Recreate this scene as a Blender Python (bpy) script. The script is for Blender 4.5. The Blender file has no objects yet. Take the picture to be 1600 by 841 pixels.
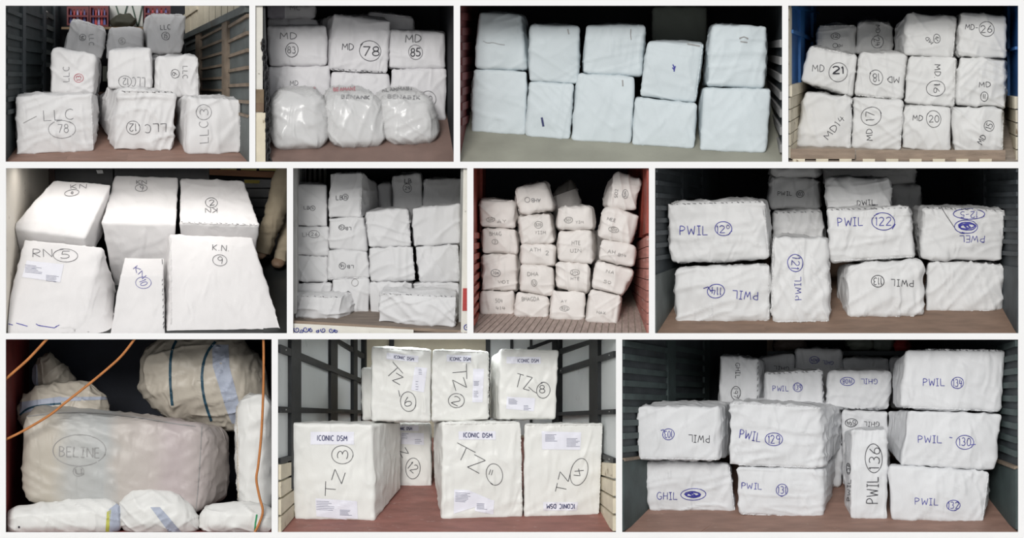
import bpy, math, random
import numpy as np
from mathutils import Vector
from mathutils.bvhtree import BVHTree

# ------------------------------------------------------------------ scene, camera, light
SC = bpy.context.scene
COL = SC.collection
CAMD, CAMZ = 40.0, 4.205            # camera distance to the display wall, camera height (m)
cam = bpy.data.cameras.new('camera')
cam.sensor_width = 36.0
cam.lens = 36.0 * CAMD / 16.0
cam.clip_end = 300
camo = bpy.data.objects.new('camera', cam)
camo.location = (0, -CAMD, CAMZ)
camo.rotation_euler = (math.pi / 2, 0, 0)
COL.objects.link(camo)
SC.camera = camo
SC.view_settings.view_transform = 'Standard'
SC.view_settings.look = 'None'
SC.view_settings.gamma = 1.0
SC.view_settings.use_curve_mapping = False
SC.view_settings.exposure = -0.12

world = bpy.data.worlds.new('overcast_sky')
SC.world = world
world.use_nodes = True
bg = world.node_tree.nodes['Background']
bg.inputs[0].default_value = (0.96, 0.98, 1.0, 1)
bg.inputs[1].default_value = 0.58
sun = bpy.data.lights.new('sun', 'SUN')
sun.energy = 2.1
sun.angle = math.radians(24)
sun.color = (1.0, 0.98, 0.95)
suno = bpy.data.objects.new('sun', sun)
suno.rotation_euler = (math.radians(67), 0, math.radians(-14))
suno.location = (-8, -20, 18)
COL.objects.link(suno)

# ------------------------------------------------------------------ materials
MATS = {}
def mat(name, col, rough=0.6, var=0.12, scale=3.0, metal=0.0, bump=0.15, bscale=20.0,
        stretch=(1, 1, 1), dirt=None, dthr=0.55, dscale=2.0, crease=0.0, spec=0.4, alpha=None):
    if name in MATS: return MATS[name]
    m = bpy.data.materials.new(name); m.use_nodes = True
    nt = m.node_tree; N = nt.nodes; L = nt.links
    b = N['Principled BSDF']
    b.inputs['Roughness'].default_value = rough
    b.inputs['Metallic'].default_value = metal
    b.inputs['Specular IOR Level'].default_value = spec
    tc = N.new('ShaderNodeTexCoord'); oi = N.new('ShaderNodeObjectInfo')
    off = N.new('ShaderNodeVectorMath'); off.operation = 'MULTIPLY_ADD'
    cmb = N.new('ShaderNodeCombineXYZ')
    for i in range(3): L.new(oi.outputs['Random'], cmb.inputs[i])
    off.inputs[1].default_value = (37, 37, 37)
    L.new(cmb.outputs[0], off.inputs[0]); L.new(tc.outputs['Object'], off.inputs[2])
    mp = N.new('ShaderNodeMapping'); mp.inputs['Scale'].default_value = stretch
    L.new(off.outputs[0], mp.inputs[0])
    n1 = N.new('ShaderNodeTexNoise'); n1.inputs['Scale'].default_value = scale; n1.inputs['Detail'].default_value = 6
    L.new(mp.outputs[0], n1.inputs['Vector'])
    r = N.new('ShaderNodeValToRGB')
    lo = [max(0, c * (1 - var)) for c in col]; hi = [min(1, c * (1 + var)) for c in col]
    r.color_ramp.elements[0].position = 0.3; r.color_ramp.elements[1].position = 0.7
    r.color_ramp.elements[0].color = (*lo, 1); r.color_ramp.elements[1].color = (*hi, 1)
    L.new(n1.outputs['Fac'], r.inputs[0])
    out = r.outputs[0]
    if dirt:
        n2 = N.new('ShaderNodeTexNoise'); n2.inputs['Scale'].default_value = dscale; n2.inputs['Detail'].default_value = 8
        n2.inputs['Roughness'].default_value = 0.7
        L.new(mp.outputs[0], n2.inputs['Vector'])
        r2 = N.new('ShaderNodeValToRGB')
        r2.color_ramp.elements[0].position = dthr; r2.color_ramp.elements[1].position = dthr + 0.08
        L.new(n2.outputs['Fac'], r2.inputs[0])
        mx = N.new('ShaderNodeMix'); mx.data_type = 'RGBA'
        L.new(r2.outputs[0], mx.inputs['Factor']); L.new(out, mx.inputs['A']); mx.inputs['B'].default_value = (*dirt, 1)
        out = mx.outputs['Result']
    L.new(out, b.inputs['Base Color'])
    if bump or crease:
        nb = N.new('ShaderNodeTexNoise'); nb.inputs['Scale'].default_value = bscale; nb.inputs['Detail'].default_value = 4
        L.new(mp.outputs[0], nb.inputs['Vector'])
        bp = N.new('ShaderNodeBump'); bp.inputs['Strength'].default_value = bump; bp.inputs['Distance'].default_value = 0.02
        L.new(nb.outputs['Fac'], bp.inputs['Height'])
        last = bp
        if crease:
            mp2 = N.new('ShaderNodeMapping'); mp2.inputs['Scale'].default_value = (1.7, 1.7, .75)
            mp2.inputs['Rotation'].default_value = (0.5, 0.6, 0.3)
            L.new(off.outputs[0], mp2.inputs[0])
            nc = N.new('ShaderNodeTexNoise'); nc.noise_type = 'RIDGED_MULTIFRACTAL'
            nc.inputs['Scale'].default_value = 2.6; nc.inputs['Detail'].default_value = 5; nc.inputs['Distortion'].default_value = 0.9
            L.new(mp2.outputs[0], nc.inputs['Vector'])
            bp2 = N.new('ShaderNodeBump'); bp2.inputs['Strength'].default_value = crease; bp2.inputs['Distance'].default_value = 0.06
            L.new(nc.outputs['Fac'], bp2.inputs['Height']); L.new(bp.outputs[0], bp2.inputs['Normal'])
            last = bp2
        L.new(last.outputs[0], b.inputs['Normal'])
    if alpha is not None:
        # clear film: mostly see-through, with glossy crumpled folds
        tr = N.new('ShaderNodeBsdfTransparent'); ms = N.new('ShaderNodeMixShader')
        ms.inputs[0].default_value = alpha
        o = N['Material Output']
        L.new(tr.outputs[0], ms.inputs[1]); L.new(b.outputs[0], ms.inputs[2]); L.new(ms.outputs[0], o.inputs[0])
    MATS[name] = m
    return m

def cloth(name, col, rough=0.55, crease=0.25):
    return mat(name, col, rough=rough, var=0.035, scale=1.6, bump=0.10, bscale=45, crease=crease, spec=0.35)

INK = {'k': mat('black_marker', (0.035, 0.035, 0.045), 0.6, 0.2, bump=0),
       'g': mat('grey_pencil', (0.20, 0.20, 0.21), 0.7, 0.2, bump=0),
       'f': mat('faint_pencil', (.33, .325, .32), 0.7, 0.1, bump=0),
       'q': mat('soft_pencil', (.30, .29, .28), .7, .1, bump=0),
       'b': mat('blue_marker', (0.035, 0.035, 0.30), 0.5, 0.2, bump=0),
       'r': mat('red_marker', (0.50, 0.03, 0.07), 0.6, 0.2, bump=0),
       'n': mat('navy_print', (0.03, 0.035, 0.12), 0.5, 0.1, bump=0)}

# ------------------------------------------------------------------ geometry helpers
S = 0.01                                         # one unit of the layout grid is a centimetre
def at(px, py, y):
    s = (CAMD + y) / CAMD
    return np.array(((px - 800) * S * s, y, CAMZ + (420.5 - py) * S * s))

class Bay:
    """one loading bay of the display: its opening, its back wall and its depth"""
    def __init__(self, key, o, f, op, back, D, place):
        self.key, self.o, self.f, self.op, self.back, self.D, self.place = key, o, f, op, back, D, place
        m = 2.2 * f / 1.0
        self.fr = (op[0] - m, op[1] - m, op[2] + m, op[3] + m)
        self.slope = (self.fr[3] - back[3]) / D
        self.obj = {}
    def px(self, zx, zy): return self.o[0] + zx / self.f, self.o[1] + zy / self.f
    def pt(self, zx, zy, y):
        a, b = self.px(zx, zy); return at(a, b, y)
    def floor_y(self, zy): return max(0.12, self.D * (self.fr[3] - zy) / (self.fr[3] - self.back[3]))
    def wall(self, side, zx, zy):
        f, b, D = self.fr, self.back, self.D
        if side == 'L': y = D * (zx - f[0]) / (b[0] - f[0])
        elif side == 'R': y = D * (f[2] - zx) / (f[2] - b[2])
        elif side == 'F': y = D * (f[3] - zy) / (f[3] - b[3])
        else: y = D
        return self.pt(zx, zy, min(max(y, 0.0), D))

def newmesh(name, V, F, m, parent=None, loc=None, smooth=False):
    me = bpy.data.meshes.new(name)
    V = np.asarray(V, dtype=float)
    if loc is None:
        loc = np.array(parent['_loc']) if parent is not None and '_loc' in parent else np.array(
            ((V[:, 0].min() + V[:, 0].max()) / 2, (V[:, 1].min() + V[:, 1].max()) / 2, V[:, 2].min()))
    me.from_pydata((V - loc).tolist(), [], F)
    me.update()
    if smooth: me.shade_smooth()
    me.materials.append(m)
    o = bpy.data.objects.new(name, me)
    COL.objects.link(o)
    o['_loc'] = [float(c) for c in loc]
    if parent is not None: o.parent = parent
    else: o.location = loc
    return o

def tag(o, label, cat, group=None):
    o['label'] = label; o['category'] = cat
    if group: o['group'] = group
    return o

HF = [(0, 1, 2, 3), (7, 6, 5, 4), (0, 4, 5, 1), (1, 5, 6, 2), (2, 6, 7, 3), (3, 7, 4, 0)]
def hexa(name, A, B, m, parent=None):
    """A = near quad (TL TR BR BL seen from the camera), B = far quad"""
    return newmesh(name, list(A) + list(B), [tuple(reversed(f)) for f in HF], m, parent)

def quad(n): return [(n[0], n[1]), (n[2], n[3]), (n[4], n[5]), (n[6], n[7])]
def rect(x0, y0, x1, y1): return (x0, y0, x1, y0, x1, y1, x0, y1)

def zbox(P, name, q, y, d, m, parent=None):
    q = quad(q)
    return hexa(name, [P.pt(a, b, y) for a, b in q], [P.pt(a, b, y + d) for a, b in q], m, parent)

def wstrip(P, side, name, q, t, m, parent=None):
    """a board, rib or post lying on one wall of the bay, standing t proud of it"""
    pts = [P.wall(side, a, b) for a, b in quad(q)]
    n = np.cross(pts[1] - pts[0], pts[3] - pts[0]); n /= np.linalg.norm(n)
    want = {'L': (1, -.3, 0), 'R': (-1, -.3, 0), 'F': (0, -.3, 1), 'B': (0, -1, 0)}[side]
    if np.dot(n, want) < 0: n = -n
    return hexa(name, [p + n * t for p in pts], [p - n * 0.004 for p in pts], m, parent or P.obj[side])

def shell(P, mL, mR, mB, mF, mC, labels):
    f, b, D = P.fr, P.back, P.D
    c = {'ftl': P.pt(f[0], f[1], 0), 'ftr': P.pt(f[2], f[1], 0), 'fbr': P.pt(f[2], f[3], 0), 'fbl': P.pt(f[0], f[3], 0),
         'btl': P.pt(b[0], b[1], D), 'btr': P.pt(b[2], b[1], D), 'bbr': P.pt(b[2], b[3], D), 'bbl': P.pt(b[0], b[3], D)}
    def slab(name, key, k4, out, m, lab):
        q = [c[k] for k in k4]; o = np.array(out) * 0.02
        ob = hexa(name, q, [p + o for p in q], m)
        ob['kind'] = 'structure'; ob['label'] = lab + ' ' + P.place
        P.obj[key] = ob
    slab('wall_left', 'L', ('ftl', 'btl', 'bbl', 'fbl'), (-1, 0, 0), mL, labels[0])
    slab('wall_right', 'R', ('btr', 'ftr', 'fbr', 'bbr'), (1, 0, 0), mR, labels[1])
    slab('wall_back', 'B', ('btl', 'btr', 'bbr', 'bbl'), (0, 1, 0), mB, labels[2])
    slab('floor', 'F', ('bbl', 'bbr', 'fbr', 'fbl'), (0, 0, -1), mF, labels[3])
    if mC is not None: slab('ceiling', 'C', ('ftl', 'ftr', 'btr', 'btl'), (0, 0, 1), mC, 'dark ceiling')

# ---- noise
def vnoise(p, seed):
    p = np.asarray(p); i = np.floor(p).astype(np.int64); f = p - i; f = f * f * (3 - 2 * f)
    def h(x, y, z):
        n = (x * 73856093) ^ (y * 19349663) ^ (z * 83492791) ^ (seed * 2654435761)
        n = (n ^ (n >> 13)) * 1274126177; n = n ^ (n >> 16)
        return (n & 0xffff) / 65535.0
    x, y, z = i[:, 0], i[:, 1], i[:, 2]; u, v, w = f[:, 0], f[:, 1], f[:, 2]
    def lx(yy, zz): return h(x, yy, zz) * (1 - u) + h(x + 1, yy, zz) * u
    a = lx(y, z) * (1 - v) + lx(y + 1, z) * v
    b = lx(y, z + 1) * (1 - v) + lx(y + 1, z + 1) * v
    return a * (1 - w) + b * w

# ---- rounded cloth-wrapped body grown between eight corners
TEMPL = {}
def template(n):
    if n in TEMPL: return TEMPL[n]
    idx = {}; V = []; F = []
    def vid(c):
        if c not in idx: idx[c] = len(V); V.append(c)
        return idx[c]
    for ax in range(3):
        for s in (0, n):
            for i in range(n):
                for j in range(n):
                    q = []
                    for (a, b) in ((i, j), (i + 1, j), (i + 1, j + 1), (i, j + 1)):
                        c = [0, 0, 0]; c[ax] = s; c[(ax + 1) % 3] = a; c[(ax + 2) % 3] = b; q.append(vid(tuple(c)))
                    if s == 0: q.reverse()
                    F.append(tuple(q))
    T = np.array(V) / n * 2 - 1
    T = np.sin(T * math.pi / 2 * 0.72) / math.sin(math.pi / 2 * 0.72)
    TEMPL[n] = (T, F)
    return TEMPL[n]

def body(A, B, R, bulge, wr, seed, n=30, cw=1.0):
    """A near quad, B far quad (TL TR BR BL). a: left-right, b: near-far, c: bottom-top"""
    T, F = template(n)
    A = [np.array(p) for p in A]; B = [np.array(p) for p in B]
    hx = (np.linalg.norm(A[1] - A[0]) + np.linalg.norm(A[2] - A[3])) / 4
    hz = (np.linalg.norm(A[3] - A[0]) + np.linalg.norm(A[2] - A[1])) / 4
    hy = sum(np.linalg.norm(A[i] - B[i]) for i in range(4)) / 8
    h = np.array((hx, hy, hz))
    r = np.minimum(R / h, 0.96)
    inner = np.clip(T, -(1 - r), 1 - r)
    dlt = (T - inner) / r
    ln = np.linalg.norm(dlt, axis=1); ln[ln == 0] = 1
    nrm = dlt / ln[:, None]
    P = inner + nrm * r
    sq = 1 - np.clip(P, -1, 1) ** 2
    bg_ = np.stack([sq[:, 1] * sq[:, 2], sq[:, 0] * sq[:, 2], sq[:, 0] * sq[:, 1]], 1)
    P = P + np.sign(P) * np.abs(P) ** 3 * bg_ * (bulge / h)
    a = (P[:, 0:1] + 1) / 2; b = (P[:, 1:2] + 1) / 2; c = (P[:, 2:3] + 1) / 2
    near = (A[0] * (1 - a) + A[1] * a) * c + (A[3] * (1 - a) + A[2] * a) * (1 - c)
    far = (B[0] * (1 - a) + B[1] * a) * c + (B[3] * (1 - a) + B[2] * a) * (1 - c)
    W = near * (1 - b) + far * b
    ux = (A[1] - A[0]) + (A[2] - A[3]); uy = (B[0] + B[1] + B[2] + B[3]) - (A[0] + A[1] + A[2] + A[3]); uz = (A[0] - A[3]) + (A[1] - A[2])
    ux, uy, uz = (v / np.linalg.norm(v) for v in (ux, uy, uz))
    nw = nrm[:, 0:1] * ux + nrm[:, 1:2] * uy + nrm[:, 2:3] * uz
    nw /= np.linalg.norm(nw, axis=1)[:, None]
    if wr:
        rng = np.random.RandomState(seed)
        ang = rng.uniform(0, math.pi); loc = np.stack([W @ ux, W @ uy, W @ uz], 1)
        def folds(ang, k1, k2, sd):
            ca, sa = math.cos(ang), math.sin(ang)
            q = np.stack([(loc[:, 0] * ca + loc[:, 2] * sa) * k1, loc[:, 1] * k1 * 1.5, (-loc[:, 0] * sa + loc[:, 2] * ca) * k2], 1)
            q[:, 2] += 0.9 * vnoise(loc * 2.0, sd + 9)
            return (1 - np.abs(2 * vnoise(q, sd) - 1)) ** 5
        d = 0.018 * folds(ang, 1.3, 7.0, seed) + 0.014 * folds(ang + 1.1, 1.6, 9.0, seed + 3) \
            + 0.022 * (vnoise(loc * 2.3, seed + 5) - 0.5) + 0.008 * (vnoise(loc * 9, seed + 7) - 0.5) - 0.010
        edge = np.max(np.partition(np.abs(P), 1, axis=1)[:, 1:2], axis=1)
        d = d * (1.35 + .15 * edge ** 4)
        W = W + nw * (d * wr)[:, None]
    return W, F

# ---- ray helper used to lay ink, tape and stitching on a finished surface
class Skin:
    def __init__(self, W, F):
        self.t = BVHTree.FromPolygons([tuple(p) for p in W], F)
    def hit(self, P, zx, zy, off=0.004):
        px, py = P.px(zx, zy)
        o = Vector((0, -CAMD, CAMZ)); d = (Vector(at(px, py, 0)) - o).normalized()
        loc, n, i, dist = self.t.ray_cast(o, d)
        if loc is None: return None, None
        if n.dot(d) > 0: n = -n
        return np.array(loc + n * off), np.array(n)

def dens(pl, step):
    out = [pl[0]]
    for a, b in zip(pl[:-1], pl[1:]):
        k = max(1, int(math.hypot(b[0] - a[0], b[1] - a[1]) / step))
        for i in range(1, k + 1): out.append((a[0] + (b[0] - a[0]) * i / k, a[1] + (b[1] - a[1]) * i / k))
    return out

def ribbon(P, skin, lines, w, off=0.008):
    """flat strokes on the surface; w = stroke width in layout units"""
    V = []; F = []
    hw = w * P.f / 2
    for pl in lines:
        if len(pl) < 2: continue
        pl = dens(pl, 1.6 * P.f)
        prev = None
        for i, p in enumerate(pl):
            q0 = pl[max(0, i - 1)]; q1 = pl[min(len(pl) - 1, i + 1)]
            tx, ty = q1[0] - q0[0], q1[1] - q0[1]; l = math.hypot(tx, ty) or 1
            nx, ny = -ty / l * hw, tx / l * hw
            a, _ = skin.hit(P, p[0] + nx, p[1] + ny, off); b, _ = skin.hit(P, p[0] - nx, p[1] - ny, off)
            if a is None or b is None: prev = None; continue
            k = len(V); V += [a, b]
            if prev is not None and np.linalg.norm(V[prev] - a) < 0.25: F.append((prev, prev + 1, k + 1, k))
            prev = k
    return V, F

def patch(P, skin, q, nx, ny, off):
    q = quad(q); V = []; ok = True
    for j in range(ny + 1):
        for i in range(nx + 1):
            u, v = i / nx, j / ny
            zx = (q[0][0] * (1 - u) + q[1][0] * u) * (1 - v) + (q[3][0] * (1 - u) + q[2][0] * u) * v
            zy = (q[0][1] * (1 - u) + q[1][1] * u) * (1 - v) + (q[3][1] * (1 - u) + q[2][1] * u) * v
            h, _ = skin.hit(P, zx, zy, off)
            V.append(h)
    F = []
    for j in range(ny):
        for i in range(nx):
            a = j * (nx + 1) + i; f = (a, a + nx + 1, a + nx + 2, a + 1)
            if all(V[k] is not None for k in f): F.append(f)
    base = next((v for v in V if v is not None), np.zeros(3))
    V = [base if v is None else v for v in V]
    return V, F

def tube(pts, rad, k=6):
    pts = [np.array(p) for p in pts]; V = []; F = []
    n = len(pts)
    up = np.array((0.0, 1.0, 0.0))
    for i in range(n):
        t = pts[min(n - 1, i + 1)] - pts[max(0, i - 1)]; t /= (np.linalg.norm(t) or 1)
        a = np.cross(t, up); la = np.linalg.norm(a)
        a = a / la if la > 1e-4 else np.array((1.0, 0, 0))
        b = np.cross(t, a)
        r = rad[i] if hasattr(rad, '__len__') else rad
        for j in range(k):
            an = 2 * math.pi * j / k
            V.append(pts[i] + (a * math.cos(an) + b * math.sin(an)) * r)
    for i in range(n - 1):
        for j in range(k):
            F.append((i * k + j, i * k + (j + 1) % k, (i + 1) * k + (j + 1) % k, (i + 1) * k + j))
    F.append(tuple(reversed(range(k)))); F.append(tuple((n - 1) * k + j for j in range(k)))
    return V, F

# ---- handwriting: one polyline font
def arc(cx, cy, rx, ry, a0, a1, n=14):
    return [(cx + rx * math.cos(math.radians(a0 + (a1 - a0) * i / n)), cy + ry * math.sin(math.radians(a0 + (a1 - a0) * i / n))) for i in range(n + 1)]
G = {
 'L': (.5, [[(0, 1), (0, 0), (.5, 0)]]), 'C': (.55, [arc(.32, .5, .32, .5, 50, 310)]),
 'M': (.7, [[(0, 0), (.06, 1), (.35, .35), (.64, 1), (.7, 0)]]), 'D': (.55, [[(0, 0), (0, 1)], [(0, 1)] + arc(.05, .5, .5, .5, 90, -90) + [(0, 0)]]),
 'K': (.5, [[(0, 0), (0, 1)], [(.5, 1), (.04, .48), (.5, 0)]]), 'N': (.58, [[(0, 0), (0, 1), (.58, 0), (.58, 1)]]),
 'P': (.5, [[(0, 0), (0, 1)], [(0, 1)] + arc(.1, .74, .38, .26, 90, -90) + [(0, .48)]]),
 'R': (.5, [[(0, 0), (0, 1)], [(0, 1)] + arc(.1, .74, .36, .26, 90, -90) + [(0, .48), (.5, 0)]]),
 'W': (.75, [[(0, 1), (.15, 0), (.38, .7), (.6, 0), (.75, 1)]]), 'I': (.36, [[(.18, 0), (.18, 1)], [(0, 1), (.36, 1)], [(0, 0), (.36, 0)]]),
 'i': (.16, [[(.08, 0), (.08, 1)]]),
 'G': (.6, [arc(.32, .5, .32, .5, 50, 320) + [(.58, .42), (.34, .42)]]), 'H': (.52, [[(0, 0), (0, 1)], [(.52, 0), (.52, 1)], [(0, .52), (.52, .5)]]),
 'T': (.6, [[(0, 1), (.6, 1)], [(.3, 1), (.3, 0)]]), 'Z': (.55, [[(0, 1), (.55, 1), (0, 0), (.58, 0)]]),
 'B': (.5, [[(0, 0), (0, 1)], [(0, 1)] + arc(.1, .76, .33, .24, 90, -90) + arc(.1, .26, .4, .26, 90, -90) + [(0, 0)]]),
 'O': (.6, [arc(.3, .5, .3, .5, 90, 450, 18)]), 'S': (.48, [arc(.25, .75, .23, .25, 40, 260, 10) + arc(.24, .25, .24, .25, 80, -150, 10)]),
 'E': (.45, [[(.45, 1), (0, 1), (0, 0), (.45, 0)], [(0, .52), (.38, .52)]]), 'F': (.45, [[(.45, 1), (0, 1), (0, 0)], [(0, .52), (.38, .52)]]),
 'A': (.55, [[(0, 0), (.28, 1), (.55, 0)], [(.1, .36), (.45, .36)]]), 'Y': (.5, [[(0, 1), (.25, .5), (.5, 1)], [(.25, .5), (.25, 0)]]),
 'U': (.52, [[(0, 1), (0, .3)] + arc(.26, .28, .26, .28, 180, 360, 10) + [(.52, 1)]]), 'V': (.5, [[(0, 1), (.25, 0), (.5, 1)]]),
 'J': (.4, [[(.4, 1), (.4, .25)] + arc(.2, .25, .2, .25, 0, -160, 8)]), 'X': (.5, [[(0, 0), (.5, 1)], [(0, 1), (.5, 0)]]),
 '0': (.5, [arc(.25, .5, .25, .5, 90, 450, 18)]), '1': (.14, [[(0, .82), (.1, 1), (.1, 0)]]),
 '2': (.5, [arc(.24, .74, .23, .26, 165, -20, 10) + [(0, 0), (.5, .02)]]),
 '3': (.46, [arc(.2, .76, .22, .24, 140, -80, 10) + arc(.2, .27, .26, .27, 80, -140, 12)]),
 '4': (.5, [[(.12, 1), (0, .42), (.5, .45)], [(.36, .85), (.33, 0)]]), '5': (.48, [[(.46, 1), (.08, 1), (.04, .58)] + arc(.18, .3, .27, .3, 110, -140, 12)]),
 '6': (.46, [[(.36, 1), (.1, .6)] + arc(.23, .26, .22, .27, 160, 520, 16)]), '7': (.48, [[(0, 1), (.48, 1), (.15, 0)]]),
 '8': (.46, [arc(.23, .76, .19, .24, -90, 270, 14) + arc(.23, .26, .23, .26, 90, -270, 14)]),
 '9': (.46, [arc(.22, .73, .22, .26, 0, 360, 14) + [(.44, .5), (.36, 0)]]),
 '-': (.35, [[(0, .48), (.35, .5)]]), '.': (.08, [[(.0, .02), (.08, .04)]]), ' ': (.4, []), '=': (.35, [[(0, .6), (.35, .6)], [(0, .35), (.35, .35)]]),
}
def text_lines(txt, cx, cy, w, h, rot, rng, jit=0.03):
    tot = 0; gl = []
    for ch in txt:
        gw, st = G[ch]; gl.append((tot, st)); tot += gw + 0.22
    tot -= 0.22
    sx = w / max(tot, 0.05) if w else h
    cr, sr = math.cos(math.radians(rot)), math.sin(math.radians(rot)); out = []
    for x0, st in gl:
        dx, dy, sl = rng.uniform(-jit, jit), rng.uniform(-jit, jit), rng.uniform(-jit, jit) * 1.5
        for pl in st:
            o = []
            for (x, y) in pl:
                X = (x0 + x + dx + sl * y - tot / 2) * sx; Y = (y + dy - .5) * h
                o.append((cx + X * cr - Y * sr, cy - X * sr - Y * cr))
            out.append(o)
    return out
def ring_lines(cx, cy, rx, ry, rot, rng):
    a0 = rng.uniform(0, 360); k = rng.uniform(.92, 1.06); cr, sr = math.cos(math.radians(rot)), math.sin(math.radians(rot))
    o = []
    for i in range(41):
        t = i / 40; a = math.radians(a0 + 375 * t); g = 1 + (k - 1) * t + .03 * math.sin(2 * a + a0)
        X, Y = rx * g * math.cos(a), ry * g * math.sin(a)
        o.append((cx + X * cr - Y * sr, cy + X * sr + Y * cr))
    return [o]

def press(P, V):
    """soft bodies flatten against the bay's walls, floor and roof instead of passing through them"""
    V = np.array(V); s = (CAMD + V[:, 1]) / CAMD
    zx = ((V[:, 0] / s / S + 800) - P.o[0]) * P.f; zy = ((420.5 - (V[:, 2] - CAMZ) / s / S) - P.o[1]) * P.f
    k = np.clip(V[:, 1] / P.D, 0, 1); f, b = P.fr, P.back; g = .03 * 100 * P.f * .6
    lo = f[0] + (b[0] - f[0]) * k + g; hi = f[2] + (b[2] - f[2]) * k - g
    fl = f[3] + (b[3] - f[3]) * k - 1.0; ce = f[1] + (b[1] - f[1]) * k + 1.0
    zx = np.clip(zx, lo, hi); zy = np.clip(zy, ce, fl)
    V[:, 0] = ((zx / P.f + P.o[0]) - 800) * S * s; V[:, 2] = CAMZ + (420.5 - (zy / P.f + P.o[1])) * S * s
    return V

SEED = [11]
def parcel(P, label, q, y=None, d=0.95, ext=None, bq=None, wr=1.0, R=0.05, bulge=0.03, m=None, w=(), ink=None, seams='', st='',
           name='parcel', cat='parcel', ya=None, yb=None, n=36, lw=None):
    lw = lw or P.lw
    """q: near quad in bay units; y: depth of that face (None = standing on the bay floor)"""
    SEED[0] += 17; seed = SEED[0]; rng = random.Random(seed)
    Q = quad(q)
    W0 = (Q[1][0] - Q[0][0] + Q[2][0] - Q[3][0]) / 2
    on_floor = y is None and ya is None
    if on_floor:                                   # each bottom corner stands on the floor, so the parcel is turned a little
        yl, yr = P.floor_y(Q[3][1]) - .005, P.floor_y(Q[2][1]) - .005
        ya = (yl, yr, yr, yl); y = (yl + yr) / 2
    if bq: BQ = quad(bq)
    else:
        l, t, r, b = ext if ext else (None,) * 4
        l = -0.04 * W0 if l is None else l; r = -0.04 * W0 if r is None else r
        t = -0.015 * P.f * 100 * 0.3 if t is None else t
        b = (-P.slope * d if on_floor else 3) if b is None else b
        BQ = [(Q[0][0] - l, Q[0][1] - t), (Q[1][0] + r, Q[1][1] - t), (Q[2][0] + r, Q[2][1] + b), (Q[3][0] - l, Q[3][1] + b)]
    ya = ya or (y,) * 4; yb = yb or tuple(v + d for v in ya)
    A = [P.pt(a, b, v) for (a, b), v in zip(Q, ya)]; B = [P.pt(a, b, v) for (a, b), v in zip(BQ, yb)]
    V, F = body(A, B, R, bulge, wr * P.wr, seed, n)
    V = press(P, V)
    o = newmesh(name, V, F, m or P.cloth, smooth=True)
    tag(o, label, cat, P.group)
    skin = Skin(V, F)
    decorate(P, o, skin, Q, w, ink or P.ink, seams, st, rng, lw)
    return o, skin

def smooth_line(l):
    if len(l) < 4: return l
    for _ in range(2):
        o = [l[0]]
        for a, b in zip(l[:-1], l[1:]):
            o += [(a[0] * .75 + b[0] * .25, a[1] * .75 + b[1] * .25), (a[0] * .25 + b[0] * .75, a[1] * .25 + b[1] * .75)]
        l = o + [l[-1]]
    return l

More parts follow.
